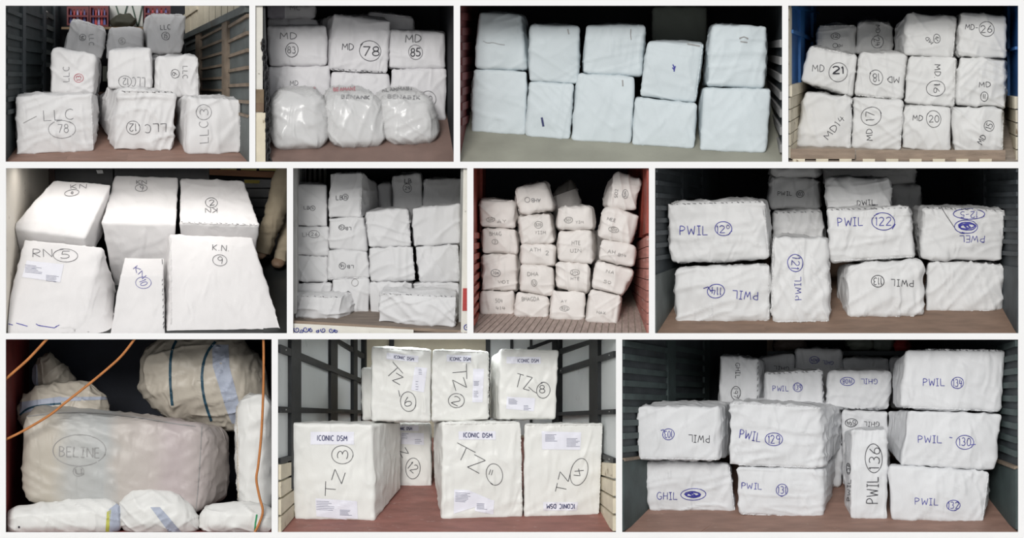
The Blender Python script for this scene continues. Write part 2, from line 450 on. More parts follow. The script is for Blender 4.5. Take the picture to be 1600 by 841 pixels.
def decorate(P, o, skin, Q, w, ink, seams, st, rng, lw=1.15):
    for it in w:
        k = it[0]
        if k == 'T':        # written word or number: text, cx, cy, width, height, rotation, ink
            _, txt, cx, cy, ww, hh = it[:6]; rot = it[6] if len(it) > 6 else 0; ic = it[7] if len(it) > 7 else ink
            wd = it[8] if len(it) > 8 else min(lw, .42 + .055 * hh / P.f)
            V, F = ribbon(P, skin, text_lines(txt, cx, cy, ww, hh, rot, rng), wd)
            nm = 'marker_number' if txt[0].isdigit() else 'marker_lettering'
        elif k == 'O':      # ring round a number
            _, cx, cy, rx, ry = it[:5]; rot = it[5] if len(it) > 5 else 0; ic = it[6] if len(it) > 6 else ink
            V, F = ribbon(P, skin, ring_lines(cx, cy, rx, ry, rot, rng), min(lw * .85, .5 + .03 * (rx + ry) / P.f)); nm = 'marker_ring'
        elif k == 'S':      # free strokes
            _, lines, wd, ic = it[:4]; lines = [smooth_line(l) for l in lines]; V, F = ribbon(P, skin, lines, wd); nm = it[4] if len(it) > 4 else 'marker_stroke'
        elif k == 'X':      # scribble filling an ellipse
            _, cx, cy, rx, ry, ic = it[:6]
            pl = []
            for i in range(90):
                a = i * .62; g = .08 + .87 * abs(math.sin(i * .21)) + rng.uniform(-.06, .06)
                pl.append((cx + rx * g * math.cos(a), cy + ry * g * math.sin(a)))
            V, F = ribbon(P, skin, [pl], lw); nm = 'marker_scribble'
        elif k == 'P':      # paper sheet: quad, [(text lines box)], material
            _, q, boxes, pm = it[:4]
            V, F = patch(P, skin, q, 16, 12, 0.006)
            if not F: continue
            po = newmesh('paper_label', V, F, pm, o)
            for bx in boxes:
                if bx[0] == 'T':
                    V, F = ribbon(P, skin, text_lines(bx[1], bx[2], bx[3], bx[4], bx[5], bx[6], rng, 0), bx[7], 0.010); pn = 'printed_title'
                else:
                    x0, y0, x1, y1, nl, tl = bx; ls = []
                    for i in range(nl):
                        yy = y0 + (y1 - y0) * i / max(1, nl - 1); e = x0 + (x1 - x0) * rng.uniform(.6, 1)
                        ls.append([(x0, yy + tl * 0), (e, yy + tl * (e - x0))])
                    V, F = ribbon(P, skin, ls, .5, 0.010); pn = 'printed_lines'
                if F: newmesh(pn, V, F, INK['n'], po)
            continue
        elif k == 'B':      # woven band or film patch on the surface
            _, q, bm, nm = it[:5]; V, F = patch(P, skin, q, 40, 30, 0.006)
            if F: newmesh(nm, V, F, bm, o)
            continue
        if F:
            io = newmesh(nm, V, F, INK[ic], o)
            if nm == 'stitching': io['kind'] = 'stuff'
    cx = sum(a for a, b in Q) / 4; cy = sum(b for a, b in Q) / 4
    E = {'t': (0, 1), 'r': (1, 2), 'b': (2, 3), 'l': (3, 0)}
    def edge(e, k):
        a, b = (Q[i] for i in E[e])
        g = lambda p: (cx + (p[0] - cx) * k, cy + (p[1] - cy) * k)
        return g(a), g(b)
    for e in seams:
        a, b = edge(e, .975); pts = []
        n_ = max(6, int(math.hypot(b[0] - a[0], b[1] - a[1]) / (1.7 * P.f)))
        for i in range(n_ + 1):
            t = 0.02 + .96 * i / n_; h, nn = skin.hit(P, a[0] + (b[0] - a[0]) * t + rng.uniform(-1, 1) * .35 * P.f, a[1] + (b[1] - a[1]) * t + rng.uniform(-1, 1) * .35 * P.f, 0.001)
            if h is not None: pts.append(h)
        if len(pts) > 4:
            V, F = tube(pts, [0.004 + 0.013 * rng.random() ** 1.3 for _ in pts], 5)
            newmesh('sewn_seam', V, F, P.cloth, o, smooth=True)
    for e in st:
        a, b = edge(e, .955); ls = []; ln = math.hypot(b[0] - a[0], b[1] - a[1])
        tx, ty = (b[0] - a[0]) / ln, (b[1] - a[1]) / ln
        n_ = max(4, int(ln / (8.5 * P.f)))
        for i in range(n_):
            t = (i + .5 + rng.uniform(-.25, .25)) / n_; px, py = a[0] + (b[0] - a[0]) * t, a[1] + (b[1] - a[1]) * t
            L_ = rng.uniform(1.2, 2.6) * P.f; g = rng.uniform(.2, .8) * P.f
            ls.append([(px - tx * L_ + ty * g, py - ty * L_ - tx * g), (px + tx * L_ - ty * g, py + ty * L_ + tx * g)])
        V, F = ribbon(P, skin, ls, .7, .008)
        if F: newmesh('stitching', V, F, INK['k'], o)['kind'] = 'stuff'

# ------------------------------------------------------------------ the display wall and its eleven loading bays
BAYS = {
 1: Bay(1, (0, 0), 3.235, (30, 30, 1261, 818), (300, 22, 935, 465), 3.6, 'of the top left steel truck'),
 2: Bay(2, (390, 0), 3.233, (30, 30, 1031, 818), (120, 20, 960, 375), 2.1, 'of the chained truck'),
 3: Bay(3, (710, 0), 3.077, (28, 28, 1575, 778), (115, 20, 1500, 330), 2.8, 'of the dark trailer with pale parcels, top row'),
 4: Bay(4, (1220, 0), 3.234, (37, 30, 1198, 818), (180, 22, 1120, 500), 3.0, 'of the blue truck'),
 5: Bay(5, (0, 255), 3.057, (30, 25, 1371, 812), (235, 10, 1374, 330), 2.9, 'of the store room with marble wall'),
 6: Bay(6, (450, 255), 3.0586, (25, 25, 856, 812), (70, 14, 835, 480), 3.0, 'of the truck with blue scroll sill'),
 7: Bay(7, (730, 255), 3.0586, (30, 25, 868, 812), (90, 14, 765, 520), 3.0, 'of the red container'),
 8: Bay(8, (1015, 255), 2.735, (23, 22, 1575, 727), (300, 12, 1330, 300), 3.6, 'of the dark van, middle row right'),
 9: Bay(9, (0, 520), 2.621, (25, 27, 1113, 817), (120, 18, 1110, 720), 2.8, 'of the sack hold'),
 10: Bay(10, (425, 520), 2.62, (25, 27, 1408, 816), (370, 20, 1180, 430), 3.6, 'of the black framed van'),
 11: Bay(11, (965, 520), 2.52, (18, 27, 1576, 785), (420, 18, 1260, 400), 3.6, 'of the bottom right truck'),
}
BAYS[5].fr = BAYS[5].fr[:3] + (831,)
P1, P2, P3, P4, P5, P6, P7, P8, P9, P10, P11 = (BAYS[i] for i in range(1, 12))
CLOTH_ = {1: (.80, .79, .79), 2: (.80, .79, .81), 3: (.66, .73, .76), 4: (.80, .80, .79), 5: (.84, .82, .82), 6: (.78, .78, .79),
         7: (.84, .80, .77), 8: (.80, .80, .80), 9: (.58, .53, .45), 10: (.86, .86, .83), 11: (.80, .81, .83)}
CLOTH = {k: tuple(c * {2: .87, 4: .84, 5: .85, 6: .85, 8: .86, 11: .87, 1: .88}.get(k, .9) for c in v) for k, v in CLOTH_.items()}
WR = {1: 1.0, 2: .7, 3: .6, 4: .9, 5: .55, 6: .8, 7: .8, 8: 1.0, 9: 1.3, 10: .55, 11: .85}
GRP = {1: 'parcels in the top left steel truck', 2: 'parcels in the chained truck', 3: 'parcels in the dark trailer',
       4: 'parcels in the blue truck', 5: 'parcels in the store room', 6: 'parcels in the truck with the scroll sill',
       7: 'parcels in the red container', 8: 'parcels in the dark van', 9: 'sacks in the hold', 10: 'parcels in the black framed van',
       11: 'parcels in the bottom right truck'}
for i, P in BAYS.items():
    P.cloth = cloth('white_cloth_bay_%d' % i, CLOTH[i], .4 if i in (10, 9) else .55, {3: .25, 5: .3, 10: .6, 9: .8, 6: .5, 7: .5}.get(i, .65))
    P.lw = {1: .75, 2: 1.0, 4: .85, 5: .8, 6: .8, 7: .7, 10: .95, 3: 1.2}.get(i, 1.1); P.wr = WR[i]; P.group = GRP[i]; P.ink = 'b' if i in (8, 11) else 'k'

wall_white = mat('white_display_paint', (.885, .885, .89), .7, .004, bump=0.0)
# wall with eleven openings, built as one sheet of square-cut pieces
def display_wall():
    xs = [-10.0, 10.0]; zs = [0.0, 9.4]
    ops = []
    for P in BAYS.values():
        x0, y0 = P.px(P.op[0], P.op[1]); x1, y1 = P.px(P.op[2], P.op[3])
        a = at(x0, y0, 0); b = at(x1, y1, 0); ops.append((a[0], b[2], b[0], a[2])); xs += [a[0], b[0]]; zs += [a[2], b[2]]
    xs = sorted(set(round(v, 4) for v in xs)); zs = sorted(set(round(v, 4) for v in zs))
    solid = lambda i, j: 0 <= i < len(xs) - 1 and 0 <= j < len(zs) - 1 and not any(
        o[0] - 1e-3 < (xs[i] + xs[i + 1]) / 2 < o[2] + 1e-3 and o[1] - 1e-3 < (zs[j] + zs[j + 1]) / 2 < o[3] + 1e-3 for o in ops)
    V = []; F = []; idx = {}
    def v(i, j, k):
        if (i, j, k) not in idx: idx[(i, j, k)] = len(V); V.append((xs[i], -0.03 if k == 0 else 0.0, zs[j]))
        return idx[(i, j, k)]
    for i in range(len(xs) - 1):
        for j in range(len(zs) - 1):
            if not solid(i, j): continue
            F.append((v(i, j, 0), v(i + 1, j, 0), v(i + 1, j + 1, 0), v(i, j + 1, 0)))
            F.append((v(i, j, 1), v(i, j + 1, 1), v(i + 1, j + 1, 1), v(i + 1, j, 1)))
            for (di, dj, a, b) in ((-1, 0, (0, 1), (0, 0)), (1, 0, (1, 0), (1, 1)), (0, -1, (0, 0), (1, 0)), (0, 1, (1, 1), (0, 1))):
                if not solid(i + di, j + dj):
                    p, q = (i + a[0], j + a[1]), (i + b[0], j + b[1])
                    F.append((v(*p, 0), v(*p, 1), v(*q, 1), v(*q, 0)))
    o = newmesh('wall_front', V, F, wall_white)
    o['kind'] = 'structure'; o['label'] = 'white display wall with eleven rectangular openings'
display_wall()
yard = mat('pale_concrete', (.55, .54, .52), .85, .1, 2.0, bump=.2)
g = newmesh('ground', [(-30, -60, -.02), (30, -60, -.02), (30, 10, -.02), (-30, 10, -.02), (-30, -60, -.12), (30, -60, -.12), (30, 10, -.12), (-30, 10, -.12)],
            [(0, 1, 2, 3), (7, 6, 5, 4), (0, 4, 5, 1), (1, 5, 6, 2), (2, 6, 7, 3), (3, 7, 4, 0)], yard)
g['kind'] = 'structure'; g['label'] = 'pale concrete yard in front of the display wall'

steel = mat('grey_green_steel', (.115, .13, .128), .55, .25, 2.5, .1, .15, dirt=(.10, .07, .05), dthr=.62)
steel_dk = mat('dark_steel', (.055, .065, .072), .6, .25, 2.5, .1, .15, dirt=(.06, .045, .035), dthr=.64)
rust = mat('rusty_tan_steel', (.21, .165, .125), .7, .25, 5, bump=.2)
cream = mat('cream_painted_board', (.66, .60, .47), .7, .12, 3, bump=.3, dirt=(.26, .20, .13), dthr=.60, dscale=4)
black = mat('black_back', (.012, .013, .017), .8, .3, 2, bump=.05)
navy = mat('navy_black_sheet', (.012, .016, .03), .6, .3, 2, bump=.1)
plyred = mat('worn_red_plywood', (.27, .165, .13), .6, .16, 2.2, bump=.15, stretch=(1, 3, 1), dirt=(.37, .27, .22), dthr=.62, dscale=5)
plybrn = mat('worn_brown_plywood', (.225, .15, .11), .65, .18, 2.5, bump=.15, stretch=(1, 3, 1), dirt=(.30, .23, .18), dthr=.64)
woodgr = mat('weathered_grey_wood', (.33, .28, .235), .8, .2, 3, bump=.4, stretch=(1, 6, 6), dirt=(.17, .13, .10), dthr=.58)
woodbr = mat('brown_tail_board', (.28, .215, .165), .75, .18, 3, bump=.35, stretch=(1.2, 6, 6), dirt=(.20, .15, .11), dthr=.6)
blue = mat('blue_painted_steel', (.025, .115, .33), .45, .2, 2, .1, .1, dirt=(.02, .05, .14), dthr=.6)
blue_d = mat('blue_steel_frame', (.03, .14, .38), .45, .15, 2, .1, .1)
redp = mat('red_painted_steel', (.34, .07, .05), .55, .2, 2.5, .1, .2, dirt=(.20, .08, .06), dthr=.6)
redplank = mat('faded_red_plank', (.46, .20, .17), .7, .2, 3, bump=.35, stretch=(1, 1, 5), dirt=(.55, .40, .36), dthr=.58)
dkred = mat('dark_red_tarp', (.17, .022, .02), .6, .3, 2, bump=.2)
white_dirty = mat('dirty_white_paint', (.70, .68, .62), .65, .08, 3, bump=.2, dirt=(.10, .075, .055), dthr=.63, dscale=7)
white_rib = mat('dirty_white_steel', (.48, .48, .47), .6, .1, 3, bump=.1, dirt=(.28, .27, .25), dthr=.6)
olive = mat('olive_grey_floor', (.30, .30, .25), .7, .12, 1.5, bump=.15)
panelw = mat('pale_grey_panel', (.60, .63, .63), .5, .05, 1.5, bump=.03, dirt=(.50, .53, .53), dthr=.6)
blackframe = mat('black_frame_steel', (.022, .024, .026), .5, .3, 3, .2, .1)
bolt_m = mat('steel_bolt', (.5, .5, .5), .35, .1, metal=.8, bump=0)
marble = mat('cream_marble', (.76, .71, .63), .45, .08, 1.4, bump=.05, dirt=(.30, .25, .20), dthr=.62, dscale=2.4)
tileblk = mat('black_marble_tile', (.02, .022, .022), .3, .3, 1.2, bump=.02, dirt=(.18, .18, .18), dthr=.70, dscale=2.6)
greyfl = mat('grey_stone_floor', (.16, .16, .165), .6, .12, 3, bump=.1)

def rows(x0, x1, ya0, ya1, yb0, yb1, n, k=.36, skip=()):
    """n slats fanned between the line ya (at x0: ya0..ya1) and x1 (yb0..yb1)"""
    out = []
    for i in range(n):
        if i in skip: continue
        s0 = (ya1 - ya0) / n; s1 = (yb1 - yb0) / n
        out.append((x0, ya0 + s0 * i, x1, yb0 + s1 * i, x1, yb0 + s1 * (i + k), x0, ya0 + s0 * (i + k)))
    return out

# --- 1: top left steel truck
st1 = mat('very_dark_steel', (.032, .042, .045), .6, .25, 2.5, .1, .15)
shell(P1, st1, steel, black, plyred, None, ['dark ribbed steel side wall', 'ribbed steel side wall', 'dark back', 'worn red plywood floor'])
for q in rows(1166, 1262, 130, 575, 70, 595, 6, .2): wstrip(P1, 'R', 'slat', q, .05, rust)
for q in rows(1027, 1142, 190, 500, 130, 515, 6, .2): wstrip(P1, 'R', 'slat', q, .05, rust)
for q in rows(945, 1008, 220, 430, 190, 440, 6): wstrip(P1, 'R', 'slat', q, .04, steel)
for a in ((1142, 85, 1167, 70, 1167, 640, 1142, 600), (1008, 150, 1027, 140, 1027, 560, 1008, 560)): wstrip(P1, 'R', 'post', a, .07, rust)
wstrip(P1, 'R', 'rail', (940, 180, 1264, 22, 1264, 62, 940, 205), .08, steel)
wstrip(P1, 'R', 'kick_panel', (1120, 545, 1264, 590, 1264, 822, 1120, 780), .03, steel)
wstrip(P1, 'R', 'rail', (1120, 540, 1264, 582, 1264, 596, 1120, 552), .05, rust)
for i, x in enumerate(range(944, 1225, 31)):
    t0, t1 = 26, 26; b0 = 180 - (x - 940) * .487; b1 = 180 - (x + 27 - 940) * .487
    if b1 > 34: wstrip(P1, 'R', 'plank', (x, t0, x + 27, t1, x + 27, b1, x, b0), .03, cream)
wstrip(P1, 'R', 'brace', (935, 82, 1010, 35, 1010, 50, 935, 100), .06, cream)
for x0, x1 in ((98, 113), (203, 216), (262, 274)): wstrip(P1, 'L', 'post', (x0, 30, x1, 30, x1, 700, x0, 700), .06, steel_dk)
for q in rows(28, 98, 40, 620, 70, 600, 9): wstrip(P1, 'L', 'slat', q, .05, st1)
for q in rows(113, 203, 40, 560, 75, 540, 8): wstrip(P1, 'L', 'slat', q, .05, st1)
wstrip(P1, 'L', 'notice_sheet', (222, 48, 237, 60, 237, 92, 222, 80), .02, white_dirty)
for q in rows(226, 262, 60, 380, 80, 380, 5): wstrip(P1, 'L', 'slat', q, .04, steel)
wstrip(P1, 'F', 'floor_board', (30, 812, 330, 812, 352, 770, 120, 770), .008, plyred)
wstrip(P1, 'F', 'floor_board', (336, 812, 640, 812, 645, 700, 358, 770), .008, plyred)
wstrip(P1, 'F', 'floor_board', (645, 812, 1255, 812, 1100, 700, 650, 700), .008, plyred)

# --- 2: chained truck
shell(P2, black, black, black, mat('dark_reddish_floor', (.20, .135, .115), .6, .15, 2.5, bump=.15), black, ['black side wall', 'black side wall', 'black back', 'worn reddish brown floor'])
# --- 3: dark trailer
shell(P3, mat('dull_dark_red', (.15, .04, .04), .6, .2, 2.5, bump=.2), steel_dk, black, olive, black, ['dull red side wall', 'grey side wall', 'black back', 'olive grey floor'])
redd = mat('dull_dark_red', (.15, .04, .04), .6, .2, 2.5, bump=.2)
for q in rows(30, 112, 60, 640, 70, 600, 8, .5): wstrip(P3, 'L', 'slat', q, .03, redd)
for q in rows(1502, 1577, 205, 600, 190, 780, 7, .45): wstrip(P3, 'R', 'slat', q, .04, mat('grey_slat_paint', (.30, .30, .30), .6, .15))
wstrip(P3, 'R', 'post', (1499, 150, 1508, 150, 1508, 640, 1499, 620), .05, steel_dk)
# --- 4: blue truck
shell(P4, blue, blue, navy, woodgr, black, ['blue steel side wall', 'blue steel side wall', 'dark navy back', 'grey plank floor'])
for a in ((85, 26, 105, 26, 105, 440, 85, 440), (150, 26, 165, 26, 165, 420, 150, 420)): wstrip(P4, 'L', 'post', a, .05, blue_d)
for a in ((44, 150, 180, 205, 180, 222, 44, 168),): wstrip(P4, 'L', 'rail', a, .06, blue_d)
wstrip(P4, 'L', 'rail', (44, 26, 180, 60, 180, 72, 44, 40), .05, blue_d)
wstrip(P4, 'L', 'corner_post', (34, 26, 46, 26, 46, 430, 34, 430), .03, cream)
for i in range(6):
    y0, y1 = 432 + i * 62, 405 + i * 52
    wstrip(P4, 'L', 'side_board', (34, y0, 128, y1, 128, y1 + 47, 34, y0 + 57), .07 if i == 0 else .045, cream)
for a in ((1146, 26, 1160, 26, 1160, 500, 1146, 500),): wstrip(P4, 'R', 'post', a, .05, blue_d)
wstrip(P4, 'R', 'rail', (1130, 255, 1201, 235, 1201, 250, 1130, 270), .05, blue_d)
for i in range(5):
    y0, y1 = 480 + i * 60, 488 + i * 68
    wstrip(P4, 'R', 'side_board', (1136, y0, 1201, y1, 1201, y1 + 62, 1136, y0 + 55), .06 if i == 0 else .04, cream)
# tail board along the lower edge
for a in (rect(50, 752, 374, 804), rect(381, 758, 1135, 812)):
    o = zbox(P4, 'trim_1', (a[0], a[1], a[2], a[3], a[4], a[5], a[6], a[7]), .10, .10, woodbr); o['kind'] = 'structure'
    o['label'] = 'weathered brown tail board ' + P4.place
for x in range(60, 1120, 118): zbox(P4, 'hinge_block', rect(x, 803, x + 62, 824), .06, .05, cream, P4.obj['F'])
# --- 5: store room
shell(P5, marble, black, black, tileblk, black, ['worn cream marble side wall', 'black side wall', 'black cabinet wall', 'dark tile floor'])
wstrip(P5, 'B', 'door_frame', (236, 10, 262, 10, 275, 330, 249, 330), .05, mat('brown_door_frame', (.10, .062, .05), .5, .2))
for a in ((264, 10, 540, 10, 540, 200, 264, 200), (548, 10, 1000, 10, 1000, 120, 548, 120)): wstrip(P5, 'B', 'cabinet_panel', a, .03, mat('black_gloss', (.02, .022, .026), .25, .2, bump=.02))
wstrip(P5, 'B', 'cabinet_handle', (462, 34, 492, 34, 496, 50, 468, 50), .06, bolt_m)
for i in range(5): wstrip(P5, 'B', 'cabinet_drawer', (1165, 78 + i * 46, 1374, 78 + i * 46, 1374, 118 + i * 46, 1165, 118 + i * 46), .04, mat('black_gloss', (.02, .022, .026), .25))
wstrip(P5, 'B', 'yellow_strip', (1168, 80, 1242, 82, 1240, 98, 1170, 96), .06, mat('yellow_label', (.50, .40, .05), .5, .1))
for a in ((1258, 812, 1372, 812, 1372, 600, 1258, 600), (1250, 594, 1372, 594, 1372, 560, 1250, 560)): wstrip(P5, 'F', 'floor_tile', a, .015, tileblk)
wstrip(P5, 'F', 'floor_slab', (1225, 552, 1372, 552, 1372, 340, 1225, 340), .015, greyfl)
# --- 6: truck with scroll sill
shell(P6, white_rib, white_dirty, mat('dark_green_grey', (.035, .042, .042), .7, .2), mat('dark_deck_wood', (.20, .165, .14), .8, .2, 3, bump=.4, stretch=(1, 6, 6)), black, ['dirty white ribbed side wall', 'peeling white side post', 'dark green grey back', 'grey wooden deck'])
for x in range(24, 68, 9): wstrip(P6, 'L', 'rib', (x, 22, x + 5, 22, x + 5, 700, x, 720), .05, white_rib)
for i in range(5): wstrip(P6, 'B', 'rib', rect(75 + i * 24, 16, 88 + i * 24, 200), .05, white_rib)
# --- 7: red container
shell(P7, redp, redp, navy, woodgr, black, ['red corrugated side wall', 'red plank side wall', 'black tarpaulin back', 'ribbed wooden floor'])
for i in range(9): wstrip(P7, 'L', 'corrugation', (24, 330 + i * 52, 88, 340 + i * 38, 88, 362 + i * 38, 24, 360 + i * 52), .04, redp)
wstrip(P7, 'L', 'post', (58, 18, 72, 18, 72, 330, 58, 330), .05, redp)
for i in range(9):
    y0, y1 = 410 + i * 30, 348 + i * 53
    wstrip(P7, 'R', 'side_board', (778, y0, 873, y1, 873, y1 + 49, 778, y0 + 27), .05, redplank)
for a in ((838, 18, 858, 18, 838, 355, 818, 362), (862, 18, 873, 18, 873, 335, 850, 345)): wstrip(P7, 'R', 'post', a, .05, redp)
for i in range(8): wstrip(P7, 'R', 'tie_bar', (846, 60 + i * 36, 866, 40 + i * 36, 866, 45 + i * 36, 846, 65 + i * 36), .03, redp)
for i in range(27):
    x = 10 + i * 33; c = 430
    f = lambda x, k: c + (x - c) * k + (k - 1) * -90
    wstrip(P7, 'F', 'floor_board', (x - 60, 816, x - 60 + 27, 816, f(x + 27, .8), 690, f(x, .8), 690), .02, mat('pinkish_floor_board', (.36, .285, .255), .75, .2, 3, bump=.3, stretch=(5, 1, 5)))
# --- 8: dark van
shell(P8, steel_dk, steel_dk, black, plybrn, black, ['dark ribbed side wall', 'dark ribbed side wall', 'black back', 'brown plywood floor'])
for x0, x1 in ((128, 146), (214, 236)): wstrip(P8, 'L', 'post', (x0, 16, x1, 16, x1, 640, x0, 660), .06, steel_dk)
for q in rows(20, 128, 20, 450, 40, 430, 8): wstrip(P8, 'L', 'slat', q, .05, steel_dk)
for q in rows(146, 214, 30, 430, 45, 420, 8): wstrip(P8, 'L', 'slat', q, .05, steel_dk)
wstrip(P8, 'L', 'kick_panel', (18, 478, 180, 420, 180, 660, 18, 728), .04, steel)
for x0, x1 in ((1425, 1443),): wstrip(P8, 'R', 'post', (x0, 16, x1, 16, x1, 640, x0, 640), .06, steel_dk)
for q in rows(1443, 1580, 30, 420, 20, 430, 8): wstrip(P8, 'R', 'slat', q, .05, steel_dk)
for q in rows(1350, 1425, 40, 410, 30, 420, 8): wstrip(P8, 'R', 'slat', q, .05, steel_dk)
wstrip(P8, 'R', 'kick_panel', (1440, 425, 1580, 445, 1580, 728, 1440, 640), .04, steel_dk)
wstrip(P8, 'F', 'floor_board', (20, 728, 490, 728, 492, 640, 160, 640), .01, plybrn)
wstrip(P8, 'F', 'floor_board', (496, 728, 1575, 728, 1450, 640, 497, 640), .01, plybrn)
# --- 9: sack hold
shell(P9, dkred, navy, navy, dkred, black, ['dark red side wall', 'dark side wall', 'navy black back', 'dark red floor'])
# --- 10: black framed van
shell(P10, panelw, panelw, mat('cream_panel', (.62, .57, .44), .6, .06), mat('scuffed_red_floor', (.26, .115, .095), .5, .2, 2.2, bump=.15, stretch=(1, 3, 1), dirt=(.36, .24, .22), dthr=.6, dscale=6), panelw, ['pale panelled side wall with black frame', 'pale panelled side wall with black frame', 'cream back wall', 'worn red floor'])
FR = 'frame_rail'
Lr = [(22, 48, 372, 195, 372, 212, 22, 80), (22, 302, 372, 318, 372, 332, 22, 328), (255, 24, 372, 92, 372, 110, 225, 24), (22, 515, 372, 420, 372, 436, 22, 535)]
Rr = [(1180, 150, 1412, 75, 1412, 100, 1180, 172), (1170, 326, 1412, 313, 1412, 334, 1170, 340), (1180, 425, 1412, 515, 1412, 535, 1180, 440), (1180, 70, 1330, 24, 1370, 24, 1180, 92)]
for q in Lr: wstrip(P10, 'L', FR, q, .06, blackframe)
for x0, x1 in ((62, 102), (224, 252), (318, 334), (364, 372)): wstrip(P10, 'L', 'frame_post', (x0, 22, x1, 22, x1, 640, x0, 640), .075, blackframe)
for q in Rr: wstrip(P10, 'R', FR, q, .06, blackframe)
for x0, x1 in ((1316, 1352), (1178, 1190)): wstrip(P10, 'R', 'frame_post', (x0, 22, x1, 22, x1, 640, x0, 640), .075, blackframe)
for x0, x1 in ((366, 384), (480, 500), (875, 893), (975, 988), (1055, 1066), (1146, 1170)): wstrip(P10, 'B', 'frame_post', (x0, 20, x1, 20, x1, 400, x0, 400), .05, blackframe)
wstrip(P10, 'B', 'back_panel', (894, 20, 1180, 20, 1180, 420, 894, 420), .03, panelw)
wstrip(P10, 'B', FR, (1045, 60, 1145, 24, 1180, 24, 1045, 76), .06, blackframe)
for i in range(16):
    x = 40 + i * 21; k = (x - 22) / 350
    for (ya, yb) in ((64, 203), (315, 325)):
        y = ya + (yb - ya) * k; wstrip(P10, 'L', 'bolt', rect(x, y - 3, x + 4, y + 2), .068, bolt_m)
for i in range(11):
    x = 1195 + i * 20; k = (x - 1180) / 232
    for (ya, yb) in ((161, 87), (333, 323), (433, 525)):
        y = ya + (yb - ya) * k; wstrip(P10, 'R', 'bolt', rect(x, y - 3, x + 4, y + 2), .068, bolt_m)
for i in range(4):
    y0, y1 = 540 + i * 72, 520 + i * 50
    wstrip(P10, 'L', 'side_board', (20, y0, 110, y1, 110, y1 + 42, 20, y0 + 62), .07, cream)
    wstrip(P10, 'R', 'side_board', (1330, y1 + 8, 1413, y0 - 5, 1413, y0 + 56, 1330, y1 + 52), .07, cream)
# --- 11: bottom right truck
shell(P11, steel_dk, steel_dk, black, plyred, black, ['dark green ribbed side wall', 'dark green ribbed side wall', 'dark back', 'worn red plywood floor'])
st11 = mat('dark_green_steel', (.06, .082, .082), .55, .25, 2.5, .1, .15, dirt=(.09, .07, .055), dthr=.66)
wstrip(P11, 'L', 'post', (184, 22, 214, 22, 214, 640, 184, 660), .07, st11)
wstrip(P11, 'L', 'post', (330, 22, 350, 22, 350, 560, 330, 560), .06, st11)
for q in rows(14, 184, 30, 500, 60, 480, 9, .45): wstrip(P11, 'L', 'slat', q, .06, st11)
for q in rows(214, 330, 50, 470, 70, 450, 9, .45): wstrip(P11, 'L', 'slat', q, .06, st11)
wstrip(P11, 'L', 'kick_panel', (14, 500, 240, 470, 240, 650, 14, 780), .05, st11)
wstrip(P11, 'L', 'rail', (14, 494, 240, 465, 240, 474, 14, 506), .07, rust)
for q in rows(1490, 1580, 60, 480, 30, 520, 9, .45): wstrip(P11, 'R', 'slat', q, .06, st11)
wstrip(P11, 'R', 'kick_panel', (1440, 480, 1580, 535, 1580, 775, 1440, 670), .05, st11)
wstrip(P11, 'R', 'rail', (1440, 474, 1580, 526, 1580, 538, 1440, 484), .08, rust)
wstrip(P11, 'F', 'floor_board', (20, 784, 330, 784, 450, 705, 190, 705), .01, plyred)
wstrip(P11, 'F', 'floor_board', (340, 784, 1572, 784, 1420, 705, 458, 705), .01, plyred)

# ------------------------------------------------------------------ parcels, bay by bay
T, O = 'T', 'O'
paper = mat('lilac_white_paper', (.80, .80, .88), .4, .02, bump=.02)
greypaper = mat('pale_grey_paper', (.72, .72, .78), .5, .03, bump=.02)

# --- bay 1
parcel(P1, 'white cloth parcel marked LLC with big ringed 78, front left of top left truck', (75, 487, 465, 472, 475, 768, 83, 786), bq=(110, 468, 494, 480, 496, 640, 110, 700), seams='r', R=.04,
       w=[(T, 'LLC', 297, 580, 150, 52, 3, 'g'), (O, 312, 653, 68, 48, 0, 'g'), (T, '78', 320, 650, 52, 42, 0, 'g'), ('S', [[(118, 622), (185, 588)]], .8, 'f')])
parcel(P1, 'parcel in shadow behind the ringed 78 parcel of top left truck', (198, 474, 498, 478, 497, 632, 195, 640), y=1.85, d=.8, n=18)
parcel(P1, 'creased white parcel marked LLC 12 upside down, front centre of top left truck', (604, 456, 890, 462, 880, 765, 580, 764), bq=(532, 440, 850, 446, 846, 640, 505, 642), wr=1.5, seams='t', st='t', ink='k',
       w=[(O, 673, 645, 34, 36), (T, '12', 673, 645, 34, 38, 180), (T, 'LLC', 785, 648, 106, 42, 183)])
parcel(P1, 'parcel edge in bluish shade behind the LLC 12 parcel', (500, 478, 600, 474, 600, 640, 500, 630), y=1.75, d=.8, n=18)
parcel(P1, 'white parcel marked LLC 3 reading upwards, front right of top left truck', (952, 490, 1222, 502, 1216, 778, 944, 786), bq=(893, 490, 1165, 484, 1160, 690, 888, 735), seams='r',
       w=[(O, 1030, 567, 37, 38, 0, 'g'), (T, '3', 1030, 567, 30, 42, 90, 'g'), (T, 'LLC', 1030, 668, 108, 44, 92, 'g')])
parcel(P1, 'parcel with pink ringed 13 in middle row, left, of top left truck', (262, 245, 482, 272, 470, 476, 250, 472), y=1.05, d=.9, bq=(290, 252, 508, 300, 494, 480, 270, 470),
       w=[(T, 'LLC', 335, 375, 74, 30, 90, 'g'), (O, 398, 395, 23, 22, 0, 'r'), (T, '13', 398, 395, 22, 24, 90, 'r')])
parcel(P1, 'smooth parcel marked LLC 12 upside down at its foot, middle row centre', (546, 252, 766, 243, 769, 450, 545, 448), y=.95, d=.9, wr=.6,
       w=[(O, 632, 412, 34, 28, 0, 'g'), (T, '12', 635, 412, 30, 34, 180, 'g'), (T, 'LLC', 700, 415, 66, 46, 178, 'g')])
